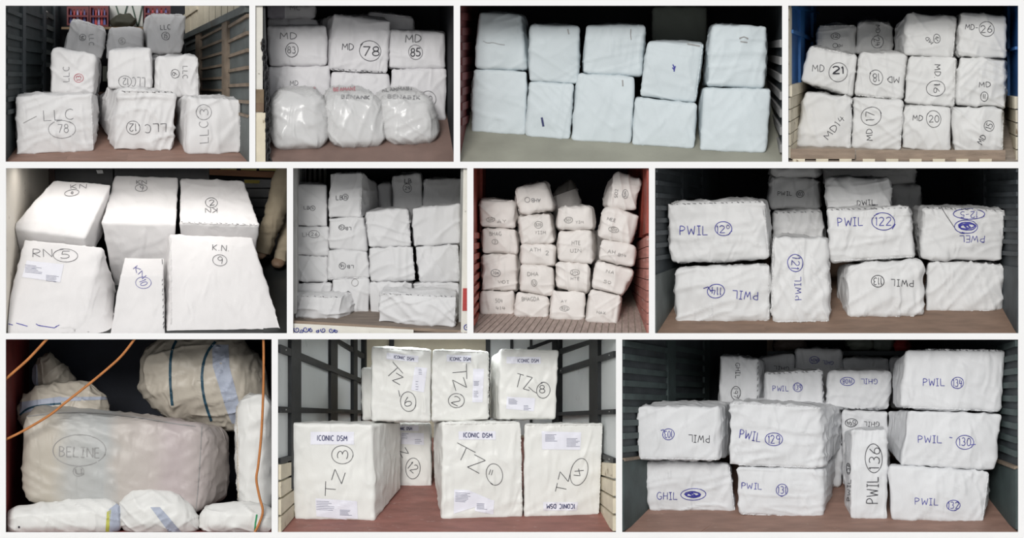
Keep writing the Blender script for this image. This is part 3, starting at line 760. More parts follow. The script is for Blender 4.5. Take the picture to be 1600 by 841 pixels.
parcel(P1, 'parcel marked LLC 6 in middle row, right, of top left truck', (798, 288, 1000, 282, 1003, 492, 785, 490), y=1.0, d=.9, ext=(24, -6, -20, 0), seams='r',
       w=[(O, 885, 373, 22, 22), (T, '6', 884, 373, 17, 24, -90), (T, 'LLC', 936, 366, 62, 24, -90, 'g')])
parcel(P1, 'parcel strip showing under the LLC 15 parcel of top left truck', (768, 272, 926, 272, 930, 440, 768, 440), y=1.95, d=.7, n=18)
parcel(P1, 'tilted greyish parcel marked 14 LLC at top left of the top left truck stack', (365, 97, 530, 142, 512, 302, 328, 252), y=1.95, d=.8, seams='t',
       w=[(O, 417, 190, 17, 17), (T, '14', 417, 190, 18, 18, 90), (T, 'LLC', 462, 202, 54, 24, -88, 'g')])
parcel(P1, 'parcel with faint ring at top centre of the top left truck stack', (553, 142, 722, 145, 727, 300, 535, 300), y=1.95, d=.8, wr=.6,
       w=[(O, 617, 208, 16, 17, 0, 'f'), (T, '5', 617, 208, 12, 18, 0, 'f')])
parcel(P1, 'narrow parcel in shade under the tilted 14 parcel', (400, 300, 508, 306, 500, 470, 400, 470), y=2.0, d=.8, n=18)
parcel(P1, 'parcel marked LLC 15 at top right of the top left truck stack', (757, 68, 936, 76, 920, 272, 745, 264), y=1.85, d=.85, bq=(728, 100, 890, 80, 880, 262, 727, 256), seams='t',
       w=[(T, 'LLC', 836, 138, 48, 24, 3), (O, 838, 182, 20, 20), (T, '15', 838, 182, 16, 22)])

# --- bay 2
pl2 = mat('plastic_wrapped_white', (.60, .60, .60), .30, .04, 2, bump=.1, crease=.4)
parcel(P2, 'parcel marked MD 83 on top at the left of chained truck', (86, 132, 388, 128, 393, 330, 97, 335), y=.98, wr=.7,
       w=[(T, 'MD', 196, 182, 80, 32, 0, 'g', 1.3), (O, 214, 252, 30, 36), (T, '83', 212, 252, 38, 32, 0, 'g', 1.4)])
parcel(P2, 'large parcel marked MD 78 on top at the centre of chained truck', (425, 72, 714, 106, 698, 372, 402, 353), y=.94, d=1.0, bq=(340, 100, 640, 60, 640, 330, 345, 330), st='b', seams='b',
       w=[(T, 'MD', 496, 236, 58, 32), (O, 608, 258, 57, 52), (T, '78', 612, 258, 84, 46, 0, 'k', 1.5)])
parcel(P2, 'parcel marked MD 85 on top at the right of chained truck', (709, 150, 988, 162, 988, 350, 702, 346), y=.98,
       w=[(T, 'MD', 826, 195, 78, 38, 0, 'g', 1.6), (O, 838, 264, 36, 36, 0, 'g'), (T, '85', 838, 264, 50, 40, 0, 'k', 1.6)])
parcel(P2, 'lower parcel marked MD behind the left plastic roll', (97, 338, 405, 334, 410, 610, 100, 612), y=.98, w=[(T, 'MD', 225, 420, 40, 24, 0, 'g')])
parcel(P2, 'lower parcel behind the middle plastic roll', (410, 360, 704, 374, 704, 605, 412, 605), y=.98, w=[(O, 605, 480, 14, 20, 0, 'g')])
parcel(P2, 'lower parcel with ringed 90 behind the right plastic roll', (714, 350, 998, 346, 990, 608, 714, 606), y=.98, w=[(O, 903, 500, 38, 40, 0, 'g'), (T, '90', 903, 498, 40, 26)])
parcel(P2, 'parcel at the top rear right of chained truck', (596, 60, 830, 86, 824, 250, 600, 250), y=1.35, d=.6, seams='t', n=20)
parcel(P2, 'topmost parcel with purple grey side at the rear left of chained truck', (88, 24, 335, 26, 333, 94, 88, 94), y=1.3, d=.6, n=20, w=[('B', (88, 26, 178, 26, 178, 92, 88, 92), mat('mauve_cloth', (.42, .40, .45), .6, .05), 'mauve_panel'), (T, 'MC', 230, 40, 50, 22, 0, 'g')])
parcel(P2, 'shaded parcel under the topmost one at the rear left of chained truck', (90, 96, 345, 99, 345, 300, 90, 300), y=1.3, d=.6, n=20)
P2.group = 'plastic wrapped rolls on the chained truck floor'
film = mat('clear_plastic_film', (.9, .9, .9), .12, .02, 2, bump=.25, bscale=9, crease=1.0, spec=.8, alpha=.30)
def roll(label, q, bq, w):
    SEED[0] += 5
    o, sk = parcel(P2, label, q, y=None, d=.7, bq=bq, R=.20, bulge=.07, wr=1.2, m=pl2, name='wrapped_roll', cat='roll', w=w)
    Q = quad(q); yl, yr = P2.floor_y(Q[3][1]) - .005, P2.floor_y(Q[2][1]) - .005; yy = (yl, yr, yr, yl); A = [P2.pt(a, b, v) for (a, b), v in zip(Q, yy)]; B = [P2.pt(a, b, v + .7) for (a, b), v in zip(quad(bq), yy)]
    V, F = body(A, B, .20, .085, .9, SEED[0], 40)
    c = V.mean(0); V = c + (V - c) * 1.015
    newmesh('plastic_film', V, F, film, o, smooth=True)
roll('round ended plastic wrapped roll beside the chain', (106, 480, 372, 470, 402, 768, 112, 778), (122, 440, 352, 436, 380, 640, 125, 650), [('S', [[(300, 436), (322, 444), (345, 452)]], 2.0, 'r')])
roll('plastic wrapped roll with red lettering, middle of the three', (384, 500, 664, 480, 698, 752, 425, 770), (370, 436, 600, 428, 640, 640, 390, 650),
     [(T, 'BEAMANI', 480, 452, 110, 16, 2, 'r', 1.8), (T, 'BENANK', 535, 492, 140, 18, -2, 'g', 1.5)])
roll('plastic wrapped roll with black lettering, rightmost of the three', (668, 500, 940, 490, 974, 738, 694, 750), (608, 452, 830, 432, 900, 620, 650, 640),
     [(T, 'ALANMABI', 745, 452, 150, 16, 4, 'k', 1.6), (T, 'BENABIK', 780, 492, 160, 18, -2, 'g', 1.5)])
P2.group = GRP[2]

# --- bay 3
parcel(P3, 'tall pale parcel at the top left corner of the dark trailer stack', (118, 58, 322, 70, 352, 338, 98, 328), y=0.87, ext=(-20, -4, 26, 0), w=[('S', [[(138, 198), (160, 208), (185, 204), (210, 212), (242, 216)]], .8, 'f')])
parcel(P3, 'pale parcel second from left in the top row of the dark trailer', (365, 120, 602, 126, 600, 402, 358, 390), y=0.73, w=[('S', [[(545, 140), (550, 165)]], 2, 'f')])
parcel(P3, 'pale parcel third from left in the top row of the dark trailer', (636, 122, 919, 120, 900, 366, 614, 350), y=0.64, w=[('S', [[(848, 140), (846, 165), (850, 192)]], 1.2, 'f')])
parcel(P3, 'pale parcel with purple smudge, fourth in the top row of the dark trailer', (930, 200, 1198, 206, 1160, 497, 890, 462), y=0.49, seams='r', w=[('S', [[(1050, 310), (1058, 328), (1056, 344)], [(1062, 318), (1058, 330)], [(1048, 325), (1056, 335)]], 1.8, 'b'), ('S', [[(1120, 212), (1180, 222)]], 2, 'f')])
parcel(P3, 'pale ribbed parcel at the right end of the top row, dark trailer', (1240, 120, 1502, 130, 1490, 422, 1215, 416), y=0.37, ext=(22, -8, -10, 0), wr=1.4, w=[('S', [[(1370, 185), (1392, 178), (1412, 186)], [(1375, 200), (1408, 204)]], 1.6, 'f')])
parcel(P3, 'pale parcel at the left end of the bottom row, dark trailer', (95, 332, 352, 342, 345, 656, 80, 638))
parcel(P3, 'pale parcel with dark smudge, second in the bottom row of the dark trailer', (358, 392, 572, 402, 558, 678, 338, 662), w=[('S', [[(420, 565), (424, 585), (428, 608)]], 3.2, 'n')])
parcel(P3, 'pale parcel third in the bottom row of the dark trailer', (590, 352, 866, 370, 850, 696, 562, 681), w=[('S', [[(808, 385), (810, 415)]], 2, 'f')])
parcel(P3, 'pale parcel fourth in the bottom row of the dark trailer', (868, 466, 1165, 500, 1153, 720, 852, 702))
parcel(P3, 'pale parcel at the right end of the bottom row, dark trailer', (1198, 422, 1526, 426, 1500, 740, 1180, 728), ext=(12, -4, -20, None))
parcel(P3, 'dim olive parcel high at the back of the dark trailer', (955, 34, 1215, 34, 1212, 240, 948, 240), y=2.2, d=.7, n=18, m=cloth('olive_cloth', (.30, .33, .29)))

# --- bay 4
parcel(P4, 'parcel marked MD 14 on the slant, bottom left of the blue truck', (122, 462, 362, 492, 352, 752, 78, 744), seams='r', wr=1.3, w=[(T, 'MD14', 270, 645, 136, 32, 50, 'k')])
parcel(P4, 'parcel marked MD 17 reading upwards, second in the bottom row of the blue truck', (367, 490, 618, 506, 605, 764, 358, 750), seams='r', w=[(T, 'MD', 447, 680, 56, 30, 92), (O, 457, 588, 50, 45), (T, '17', 452, 588, 42, 44, 90, 'k')])
parcel(P4, 'parcel marked MD 20, third in the bottom row of the blue truck', (622, 530, 862, 540, 851, 772, 608, 757), w=[(T, 'MD', 692, 597, 48, 28, -4), (O, 772, 602, 38, 42), (T, '20', 774, 600, 50, 34)])
parcel(P4, 'parcel marked MD 15 on the slant, bottom right of the blue truck', (870, 540, 1126, 546, 1121, 786, 876, 776), ext=(14, -4, -14, None), seams='r', wr=1.3, w=[(T, 'MD', 1015, 705, 46, 28, 60), (O, 1052, 637, 25, 27), (T, '15', 1052, 637, 26, 32, 70)])
parcel(P4, 'tilted parcel marked MD 21 in bold, middle row left of the blue truck', (146, 232, 388, 280, 362, 487, 102, 412), y=0.75, seams='t', w=[(T, 'MD', 190, 345, 60, 34, -3), (O, 290, 365, 48, 46), (T, '21', 290, 355, 58, 36, 0, 'k', 2.0)])
parcel(P4, 'parcel marked 18 MD upside down, middle row of the blue truck', (400, 263, 641, 272, 620, 507, 370, 482), y=0.68, seams='b', w=[(O, 481, 392, 35, 38), (T, '18', 481, 392, 34, 40, 180), (T, 'MD', 568, 403, 58, 30, 178)])
parcel(P4, 'parcel marked MD 16 reading downwards, middle row of the blue truck', (645, 280, 885, 292, 878, 541, 624, 522), y=0.6, seams='r', w=[(T, 'MD.', 792, 360, 66, 30, -90), (O, 782, 447, 46, 40), (T, '16', 788, 445, 46, 30, -92)])
parcel(P4, 'parcel marked MD 11 in middle row, right end, of the blue truck', (905, 290, 1142, 304, 1135, 546, 884, 532), y=0.45, ext=(8, 0, -14, 0), wr=1.2, w=[(T, 'MD', 1030, 427, 56, 26), (O, 1028, 488, 19, 23), (T, 'ii', 1028, 488, 12, 24)])
parcel(P4, 'small shaded parcel with ringed 12, top left of the blue truck', (185, 131, 378, 128, 380, 275, 178, 262), y=1.5, d=.8, seams='t', w=[(O, 276, 183, 23, 15), (T, '12', 276, 183, 24, 16), (O, 275, 230, 12, 11), (T, 'MD', 300, 231, 22, 12, 180)])
parcel(P4, 'small shaded parcel marked MD 24 reading downwards, top of the blue truck', (390, 108, 560, 115, 564, 280, 384, 272), y=1.5, d=.8, w=[(T, 'MD-', 490, 155, 54, 22, -88), (O, 488, 212, 30, 30), (T, '24', 488, 212, 40, 28, -75)])
parcel(P4, 'large parcel with small MD 24 on the slant, top row of the blue truck', (640, 66, 889, 84, 870, 292, 630, 277), y=0.62, d=1.0, bq=(582, 118, 840, 80, 835, 275, 572, 268), seams='r', w=[(T, 'MD', 750, 205, 40, 18, 140), (O, 788, 195, 17, 22), (T, '24', 788, 195, 20, 18, 60)])
parcel(P4, 'parcel marked MD 26, top right corner of the blue truck', (910, 60, 1141, 82, 1138, 294, 890, 286), y=0.47, d=.9, bq=(888, 80, 1110, 84, 1110, 285, 872, 284), w=[(T, 'MD-', 964, 138, 64, 26, -5), (O, 1040, 147, 38, 36), (T, '26', 1038, 147, 56, 34)])

van_fill_m = bpy.data.materials.new('van_fill_glow'); van_fill_m.use_nodes = True  # glow of the fill strips added to the black framed van
lv = van_fill_m.node_tree.nodes['Principled BSDF']; lv.inputs['Emission Color'].default_value = (.95, .98, 1, 1); lv.inputs['Emission Strength'].default_value = 4.8
# unseen glowing strip added under the store room ceiling to brighten the parcels
room_fill_m = bpy.data.materials.new('room_fill_glow'); room_fill_m.use_nodes = True
lb = room_fill_m.node_tree.nodes['Principled BSDF']; lb.inputs['Emission Color'].default_value = (1, .97, .93, 1); lb.inputs['Emission Strength'].default_value = 5.0
fill_light = hexa('ceiling_fill_light', [P5.pt(x, z, .35) for x, z in ((110, 16), (1300, 16), (1300, 22), (110, 22))], [P5.pt(x, z, .75) for x, z in ((110, 16), (1300, 16), (1300, 22), (110, 22))], room_fill_m)
tag(fill_light, 'unseen fill light added under the ceiling of the store room', 'fill_light')
# --- bay 5 : parcels seen from above; their lids lean towards the viewer
def lid(label, top, bot, yn, yf, k, kn=None, **kw):
    kn = k if kn is None else kn
    # near quad = lid, far quad = underside
    return parcel(P5, label, top, ya=(yf, yf, yn, yn), yb=(yf + k, yf + k, yn + kn, yn + kn), bq=bot, R=.035, bulge=.02, **kw)
lid('flat topped parcel marked KN with oval, nearest the marble wall', (255, 80, 530, 102, 405, 360, 50, 312), (270, 260, 512, 280, 425, 500, 75, 450), 0.6, 1.2, .4,
    w=[(T, 'KN', 375, 112, 72, 20, 2), (O, 343, 143, 35, 14, -10), (T, '8', 345, 143, 10, 12, -20)])
lid('tall white parcel marked KN 9 at the rear centre of the store room', (552, 58, 849, 66, 845, 290, 483, 285), (575, 330, 815, 330, 800, 600, 548, 600), 1.0, 1.5, .4,
    w=[(T, 'KN', 677, 92, 50, 18), (O, 675, 120, 28, 17), (T, '9', 676, 120, 16, 24, -10)])
lid('parcel with stitched edge marked KN 2 upside down, beside the tan trousers', (862, 68, 1166, 80, 1241, 300, 857, 287), (880, 300, 1150, 300, 1212, 480, 880, 480), 1.0, 1.5, .4, st='b', seams='b',
    w=[(O, 1010, 190, 30, 23), (T, '2', 1010, 190, 24, 26, 10), (T, 'KN', 1010, 227, 56, 22, 182)])
lid('parcel marked RN 5 with printed sheet at the lower left of the store room', (115, 358, 491, 395, 385, 790, 18, 764), (140, 560, 556, 605, 542, 836, 14, 836), .12, .60, .4, -.04, wr=1.5,
    w=[(T, 'RN', 203, 430, 92, 38), (O, 312, 442, 60, 32), (T, '5', 314, 438, 42, 34),
       ('P', (128, 466, 305, 484, 288, 570, 105, 545), [(120, 486, 205, 520, 6, .12), (220, 536, 285, 562, 5, .12)], greypaper),
       ('S', [[(30, 765), (62, 774)], [(78, 765), (132, 780)], [(172, 768), (182, 776), (262, 788)], [(262, 786), (284, 774)]], 1.2, 'b', 'stitching')])
parcel(P5, 'narrow upright parcel with stitched side marked KN 10 in blue', (576, 536, 780, 534, 788, 836, 524, 836), ya=(.35, .35, .07, .07), yb=(.8, .8, .6, .6), bq=(596, 450, 782, 455, 780, 700, 560, 700), R=.02, bulge=.01, wr=.5, st='r',
       w=[(T, 'KN', 668, 522, 66, 26, -48, 'b'), (O, 685, 572, 36, 28, 0, 'b'), (T, '10', 685, 572, 26, 34, -70, 'b'), ('S', [[(600, 452), (640, 450)], [(690, 452), (730, 455)], [(774, 460), (776, 485)]], .8, 'k', 'stitching')])
lid('large parcel marked KN 9 at the lower right of the store room', (810, 335, 1206, 350, 1342, 802, 812, 786), (785, 480, 1215, 480, 1345, 836, 795, 836), .2, .9, .4, -.12, seams='l',
    w=[(T, 'K.N.', 1055, 406, 76, 28, -3), (O, 1050, 465, 33, 27, 10), (T, '9', 1052, 464, 22, 34)])
# --- bay 6
p6 = lambda lab, q, **k: parcel(P6, lab, q, R=k.pop('R', .035), **k)
p6('upright parcel with small ring, top of the left column, scroll sill truck', (35, 98, 188, 100, 190, 304, 32, 299), y=1.0, w=[(T, 'LB', 90, 213, 26, 15), (O, 118, 216, 12, 12), (T, '4', 118, 216, 9, 12)])
p6('parcel with faint LH 26, second down the left column, scroll sill truck', (42, 305, 195, 310, 195, 441, 38, 433), y=1.0, w=[(T, 'LH', 85, 342, 30, 18, 0, 'g'), (O, 125, 340, 25, 17, 0, 'g'), (T, '26', 125, 340, 28, 16, 0, 'g')])
p6('blank parcel third down the left column, scroll sill truck', (42, 436, 190, 446, 190, 570, 35, 560), y=1.0, seams='t')
p6('half hidden parcel at the foot of the left column, scroll sill truck', (44, 575, 207, 572, 206, 690, 42, 690), y=1.0)
p6('tall parcel marked LB 35 with long right side, scroll sill truck', (197, 46, 355, 42, 348, 259, 197, 257), y=.93, d=1.5, bq=(250, 70, 441, 105, 442, 230, 250, 230), seams='tr', w=[(T, 'LB', 245, 166, 30, 20), (O, 274, 163, 14, 14), (T, '35', 274, 163, 16, 14)])
p6('parcel marked LB upside down under the tall LB 35 parcel', (195, 260, 364, 262, 378, 421, 195, 410), y=.93, w=[(O, 257, 307, 14, 12), (T, '10', 257, 307, 18, 12, 180), (T, 'LB', 288, 313, 26, 14, 178)])
p6('parcel marked LB upside down, third of the second column, scroll sill truck', (190, 414, 380, 422, 389, 547, 190, 556), y=.93, seams='b', w=[(O, 260, 491, 15, 15), (T, '16', 260, 491, 18, 14, 180), (T, 'LB', 298, 495, 28, 14, 178)])
p6('parcel at the foot of the second column behind the low left parcel', (215, 558, 388, 549, 389, 718, 215, 717), y=.93, w=[(O, 320, 572, 16, 16, 0, 'f'), ('S', [[(276, 620), (288, 612), (300, 622)]], 1.2, 'k')])
p6('blank parcel with puckered right edge, top of the third column, scroll sill truck', (368, 231, 575, 216, 588, 399, 380, 402), y=.91, seams='r', wr=1.2)
p6('blank parcel, middle of the third column, scroll sill truck', (386, 404, 595, 399, 607, 561, 395, 566), y=.91, seams='r', wr=1.1)
p6('blank parcel at the foot of the third column, scroll sill truck', (390, 568, 596, 570, 596, 722, 392, 722), y=.91, wr=1.3)
p6('blank wrinkled parcel, top of the right column, scroll sill truck', (594, 217, 819, 195, 825, 386, 597, 399), y=.87, wr=1.2)
p6('blank parcel, middle of the right column, scroll sill truck', (614, 402, 812, 390, 822, 571, 630, 571), y=.87, seams='r', wr=1.1)
p6('blank parcel behind the low right parcel, scroll sill truck', (600, 572, 815, 575, 820, 735, 600, 735), y=.87, wr=1.4, seams='r')
p6('shaded parcel marked LB with ringed 29, top back row, scroll sill truck', (500, 60, 638, 47, 643, 300, 500, 300), y=1.75, d=.8, w=[(T, 'LB', 573, 86, 34, 20), (O, 570, 120, 20, 20), (T, '29', 570, 120, 24, 16)])
p6('shaded blank parcel at the top right of the back row, scroll sill truck', (650, 75, 834, 72, 829, 300, 644, 300), y=1.75, d=.8)
p6('narrow shaded parcel beside the tall LB 35 parcel', (430, 104, 492, 95, 498, 300, 440, 300), y=2.05, d=.6, n=18)
p6('low gathered parcel on the deck at the left, scroll sill truck', (24, 632, 250, 640, 238, 748, 24, 742), d=.30, bq=(36, 604, 313, 614, 313, 722, 36, 712), wr=1.6, seams='t', st='t', R=.03)
p6('low gathered parcel on the deck at the right, scroll sill truck', (436, 620, 806, 637, 797, 787, 430, 763), d=.40, bq=(462, 590, 812, 592, 815, 742, 462, 722), wr=1.5, seams='tr', st='t', R=.03)

# --- bay 7
p7 = lambda lab, q, **k: parcel(P7, lab, q, R=k.pop('R', .045), ink=k.pop('ink', 'q'), lw=.9, **k)
y1, y2, y3, y4 = .92, .78, .64, .50
p7('top parcel of the first column, red container', (60, 172, 222, 180, 228, 309, 62, 306), y=y1, ext=(-8, -4, 20, 0), seams='t', wr=1.3, w=[(O, 112, 270, 20, 11), (T, '504', 112, 270, 24, 10), (T, 'AY', 165, 278, 42, 14)])
p7('second parcel down the first column, red container', (70, 312, 232, 316, 240, 432, 72, 431), y=y1, ext=(-8, 0, 18, 0), wr=1.2, w=[(T, 'BHAG', 135, 338, 56, 18), (O, 133, 376, 14, 12), (T, '2', 133, 376, 8, 12)])
p7('large third parcel of the first column with ringed number, red container', (70, 435, 238, 434, 240, 611, 72, 609), y=y1, ext=(-8, 0, 14, 0), wr=1.3, w=[(O, 136, 525, 22, 17, 0, 'g'), (T, '704', 136, 525, 28, 12, 0, 'g'), (T, 'VOI', 173, 568, 52, 14)])
p7('bottom parcel of the first column, red container', (68, 613, 220, 616, 221, 730, 65, 724), y=y1, ext=(-8, 0, 18, None), w=[(T, '504', 152, 658, 34, 18), (T, '414', 158, 693, 44, 16)])
p7('tilted top parcel of the second column, red container', (227, 118, 376, 86, 412, 226, 250, 249), y=y2, ext=(-14, -6, 14, 0), seams='l', wr=1.4, R=.06, w=[(O, 287, 175, 12, 12, 0, 'g'), (T, 'AHB', 328, 178, 44, 18, 178, 'g')])
p7('second parcel of the second column with ring over letters, red container', (244, 253, 398, 239, 418, 384, 255, 386), y=y2, ext=(-10, 0, 14, 0), w=[(O, 340, 295, 20, 16), (T, '820', 340, 295, 26, 14), (T, 'YIIM', 350, 332, 50, 14)])
p7('third parcel of the second column, red container', (260, 389, 428, 389, 424, 493, 258, 482), y=y2, w=[(T, 'ATH', 325, 415, 52, 16, 0, 'f'), (T, '2', 382, 430, 14, 20, 0, 'f')])
p7('fourth parcel of the second column marked DHA, red container', (258, 485, 414, 501, 410, 634, 250, 614), y=y2, w=[(T, 'DHA', 314, 530, 50, 18), (O, 320, 572, 12, 15), (T, '13', 320, 572, 12, 16)])
p7('bottom parcel of the second column with faint script, red container', (240, 617, 390, 642, 385, 747, 226, 733), y=y2, seams='b', w=[(T, 'BHAGDA', 302, 650, 82, 18)])
p7('top parcel of the third column, red container', (436, 210, 590, 207, 602, 318, 428, 316), y=y3, ext=(-10, -5, 14, 0), R=.06, w=[(O, 484, 272, 19, 14), (T, '507', 484, 272, 24, 12), (T, 'YIM', 537, 282, 36, 12)])
p7('second parcel of the third column, red container', (436, 325, 590, 320, 598, 476, 436, 467), y=y3, ext=(-10, 0, 22, 0), R=.05, w=[(T, 'HTE', 520, 382, 40, 18), (T, 'UIN', 518, 418, 50, 16)])
p7('third parcel of the third column, red container', (432, 471, 590, 482, 585, 618, 420, 601), y=y3, wr=1.3, R=.06, w=[(O, 515, 522, 22, 14), (T, '504', 515, 522, 28, 12), (T, 'HTE', 515, 552, 40, 14, 0, 'f')])
p7('bottom parcel of the third column, red container', (405, 610, 565, 620, 556, 759, 395, 747), y=y3, w=[(T, 'AY', 462, 660, 26, 12, 0, 'f'), (O, 465, 695, 22, 13, 0, 'f'), (T, '823', 465, 695, 28, 12, 0, 'f')])
p7('top parcel leaning at the right column, red container', (712, 42, 838, 76, 802, 230, 662, 206), y=y4, d=.9, bq=(668, 90, 800, 95, 770, 225, 640, 212), R=.06, wr=1.3, w=[(T, 'SO2', 712, 145, 40, 14, 85, 'g'), (O, 755, 148, 14, 20, 0, 'g'), (T, '504', 755, 148, 26, 12, 85, 'g')])
p7('second parcel of the right column, red container', (660, 213, 823, 250, 785, 387, 625, 352), y=y4, wr=1.4, R=.06, w=[(T, 'NEE', 690, 270, 40, 14, -15, 'g'), (O, 700, 318, 24, 13, 10), (T, '502', 700, 318, 30, 12, -10)])
p7('thin third parcel of the right column, red container', (645, 365, 806, 396, 792, 494, 630, 463), y=y4, wr=1.2, w=[(T, 'AH', 690, 424, 34, 18, -10), (T, '814', 740, 440, 40, 14, -10, 'f')])
p7('fourth parcel of the right column, red container', (620, 464, 796, 514, 742, 632, 597, 597), y=y4, ext=(-10, 0, 2, 0), w=[(T, 'NA', 683, 520, 36, 14, -14), (T, '50', 670, 568, 36, 12, -14)])
p7('bottom parcel of the right column, red container', (590, 600, 742, 633, 719, 776, 565, 761), y=y4, w=[(T, 'NAX', 640, 715, 42, 12, -8, 'f')])
P7.group = None
bg7, sk7 = parcel(P7, 'crumpled bag with dark grey top leaning behind the third column, red container', (412, 128, 512, 76, 572, 330, 430, 330), y=1.55, d=.6, R=.12, wr=1.5, name='bag', cat='bag', n=24,
       w=[('B', (404, 112, 506, 72, 545, 112, 412, 160), mat('dark_grey_netting', (.16, .15, .14), .7, .2), 'netting_top')])
P7.group = GRP[7]
p7('parcel edge in shade between the third and right columns', (600, 330, 660, 330, 655, 640, 595, 640), y=1.4, d=.7, n=18)

# --- bay 8
p8 = lambda lab, q, **k: parcel(P8, lab, q, R=k.pop('R', .06), lw=1.35, wr=k.pop('wr', 1.1), **k)
p8('wide parcel marked PWIL 120 on top at the left of the dark van', (74, 172, 492, 160, 514, 406, 90, 428), y=.50, ext=(-15, 8, 14, -8), seams='tr', st='t', wr=1.3, w=[(T, 'PWIL', 190, 287, 118, 38, 0), (O, 315, 280, 37, 29), (T, '12', 304, 282, 38, 32), (T, '0', 335, 272, 12, 16), ('S', [[(352, 290), (336, 306)]], 1.2, 'b')])
p8('parcel marked PWIL 114 upside down, bottom left of the dark van', (112, 452, 514, 434, 513, 676, 114, 689), y=.44, seams='br', wr=1.2, w=[(O, 283, 547, 37, 30), (T, '114', 284, 547, 46, 34, 178), ('S', [[(230, 535), (250, 528), (262, 550)]], 1.3, 'b'), (T, 'PWIL', 408, 565, 106, 34, 176)])
p8('upright parcel marked PWIL 121 reading upwards in the dark van', (526, 312, 764, 320, 769, 680, 520, 683), y=.42, d=.8, seams='lb', wr=1.4, w=[(O, 622, 427, 32, 38), (T, '121', 624, 427, 52, 34, -96), (T, 'PWIL', 634, 535, 96, 26, 92)])
p8('parcel marked PWIL 122 on top at the centre of the dark van', (756, 196, 1112, 186, 1133, 402, 776, 422), y=.58, seams='tb', st='t', wr=1.2, w=[(T, 'PWIL', 858, 250, 106, 36, 2), (O, 997, 250, 50, 38), (T, '122', 998, 248, 66, 36), ('S', [[(1050, 260), (1036, 282)]], 1.2, 'b')])
p8('parcel with scribbled out blue oval, PWIL upside down, dark van', (1168, 186, 1526, 202, 1506, 420, 1160, 408), y=.80, d=.95, bq=(1118, 184, 1470, 190, 1450, 408, 1130, 395), seams='t', st='t',
   w=[(O, 1365, 218, 65, 22), (T, '12-5', 1364, 220, 74, 26, 180), ('O', 1353, 272, 52, 29), ('X', 1357, 270, 42, 18, 'b'), (T, 'PWEL', 1378, 324, 106, 28, 180), ('S', [[(1245, 188), (1268, 225), (1302, 275)]], .9, 'k')])
p8('rounded parcel marked PWIL 113 upside down in pencil, dark van', (846, 432, 1172, 416, 1179, 656, 842, 668), y=.58, bq=(800, 430, 1120, 405, 1120, 600, 802, 606), R=.09, seams='b', ink='k', w=[(O, 975, 505, 26, 25), (T, '113', 975, 505, 34, 30, 180), (T, 'PWIL', 1078, 513, 94, 28, 178)])
p8('blank parcel at the bottom right of the dark van', (1184, 420, 1516, 431, 1505, 633, 1181, 641), y=.80, seams='b', wr=1.2)
p8('shaded parcel marked PWIL 103 at the rear of the dark van', (510, 56, 726, 66, 729, 196, 510, 196), y=1.8, d=.8, ink='k', w=[(T, 'PWIL', 577, 130, 60, 17), (O, 643, 132, 16, 14), (T, '103', 643, 132, 20, 14)])
p8('cut off shaded parcel above the PWIL 103 parcel', (515, 17, 730, 17, 728, 57, 515, 54), y=1.8, d=.8, n=18)
p8('blank parcel behind and above the upright PWIL 121 parcel', (524, 206, 741, 200, 746, 560, 524, 560), y=1.45, d=.8, st='t')
p8('parcel marked DWIL at top centre of the dark van', (752, 62, 1034, 62, 1030, 200, 754, 200), y=1.0, d=.8, R=.08, ink='k', w=[(T, 'DWIL', 925, 168, 76, 22, 4), ('S', [[(930, 182), (975, 178)]], .9, 'k')])
p8('dim parcel to the right behind the DWIL parcel', (1032, 95, 1160, 95, 1160, 240, 1034, 240), y=2.3, d=.7, n=18)
p8('very dim parcel high at the back of the dark van', (736, 18, 1140, 18, 1140, 88, 740, 90), y=2.35, d=.7, n=18)

# --- bay 9 : soft sacks
sackw = cloth('white_sack_cloth', (.74, .74, .72), .45, .4)
lilac = cloth('pale_lilac_band', (.42, .46, .56), .5, .2)
strapm = mat('teal_strap', (.02, .07, .11), .5, .2, bump=.05)
yell = mat('yellow_green_band', (.50, .50, .10), .5, .1)
rope_m = mat('orange_rope', (.52, .20, .06), .6, .15, 8, bump=.5, bscale=60)
pink = mat('faded_pink_cloth', (.64, .565, .53), .45, .05, 1.2, bump=.1, crease=.35)
bluish = mat('faded_blue_cloth', (.57, .565, .535), .45, .05, 1.2, bump=.1, crease=.35)
def sack(label, q, y, d, m=None, **k):
    return parcel(P9, label, q, y=y, d=d, R=k.pop('R', .45), bulge=k.pop('bulge', .10), m=m, name='sack', cat='sack', n=44, **k)
sackmain = cloth('faded_print_sack', (.6, .56, .5), .4, .4)
def fade(m, stops):
    nt = m.node_tree; N = nt.nodes; L = nt.links
    tc = N.new('ShaderNodeTexCoord'); sx = N.new('ShaderNodeSeparateXYZ'); mr = N.new('ShaderNodeMapRange'); nz = N.new('ShaderNodeTexNoise'); ad = N.new('ShaderNodeMath'); rp = N.new('ShaderNodeValToRGB')
    L.new(tc.outputs['Object'], sx.inputs[0]); L.new(tc.outputs['Object'], nz.inputs['Vector']); nz.inputs['Scale'].default_value = 2.5
    mr.inputs['From Min'].default_value = -1.7; mr.inputs['From Max'].default_value = 1.7
    L.new(sx.outputs[0], mr.inputs['Value']); ad.operation = 'MULTIPLY_ADD'; ad.inputs[1].default_value = .12
    L.new(nz.outputs['Fac'], ad.inputs[0]); L.new(mr.outputs[0], ad.inputs[2])
    e = rp.color_ramp.elements; e[0].position, e[1].position = stops[0][0], stops[-1][0]; e[0].color, e[1].color = (*stops[0][1], 1), (*stops[-1][1], 1)
    for s, c in stops[1:-1]:
        x = e.new(s); x.color = (*c, 1)
    L.new(ad.outputs[0], rp.inputs[0]); L.new(rp.outputs[0], N['Principled BSDF'].inputs['Base Color'])
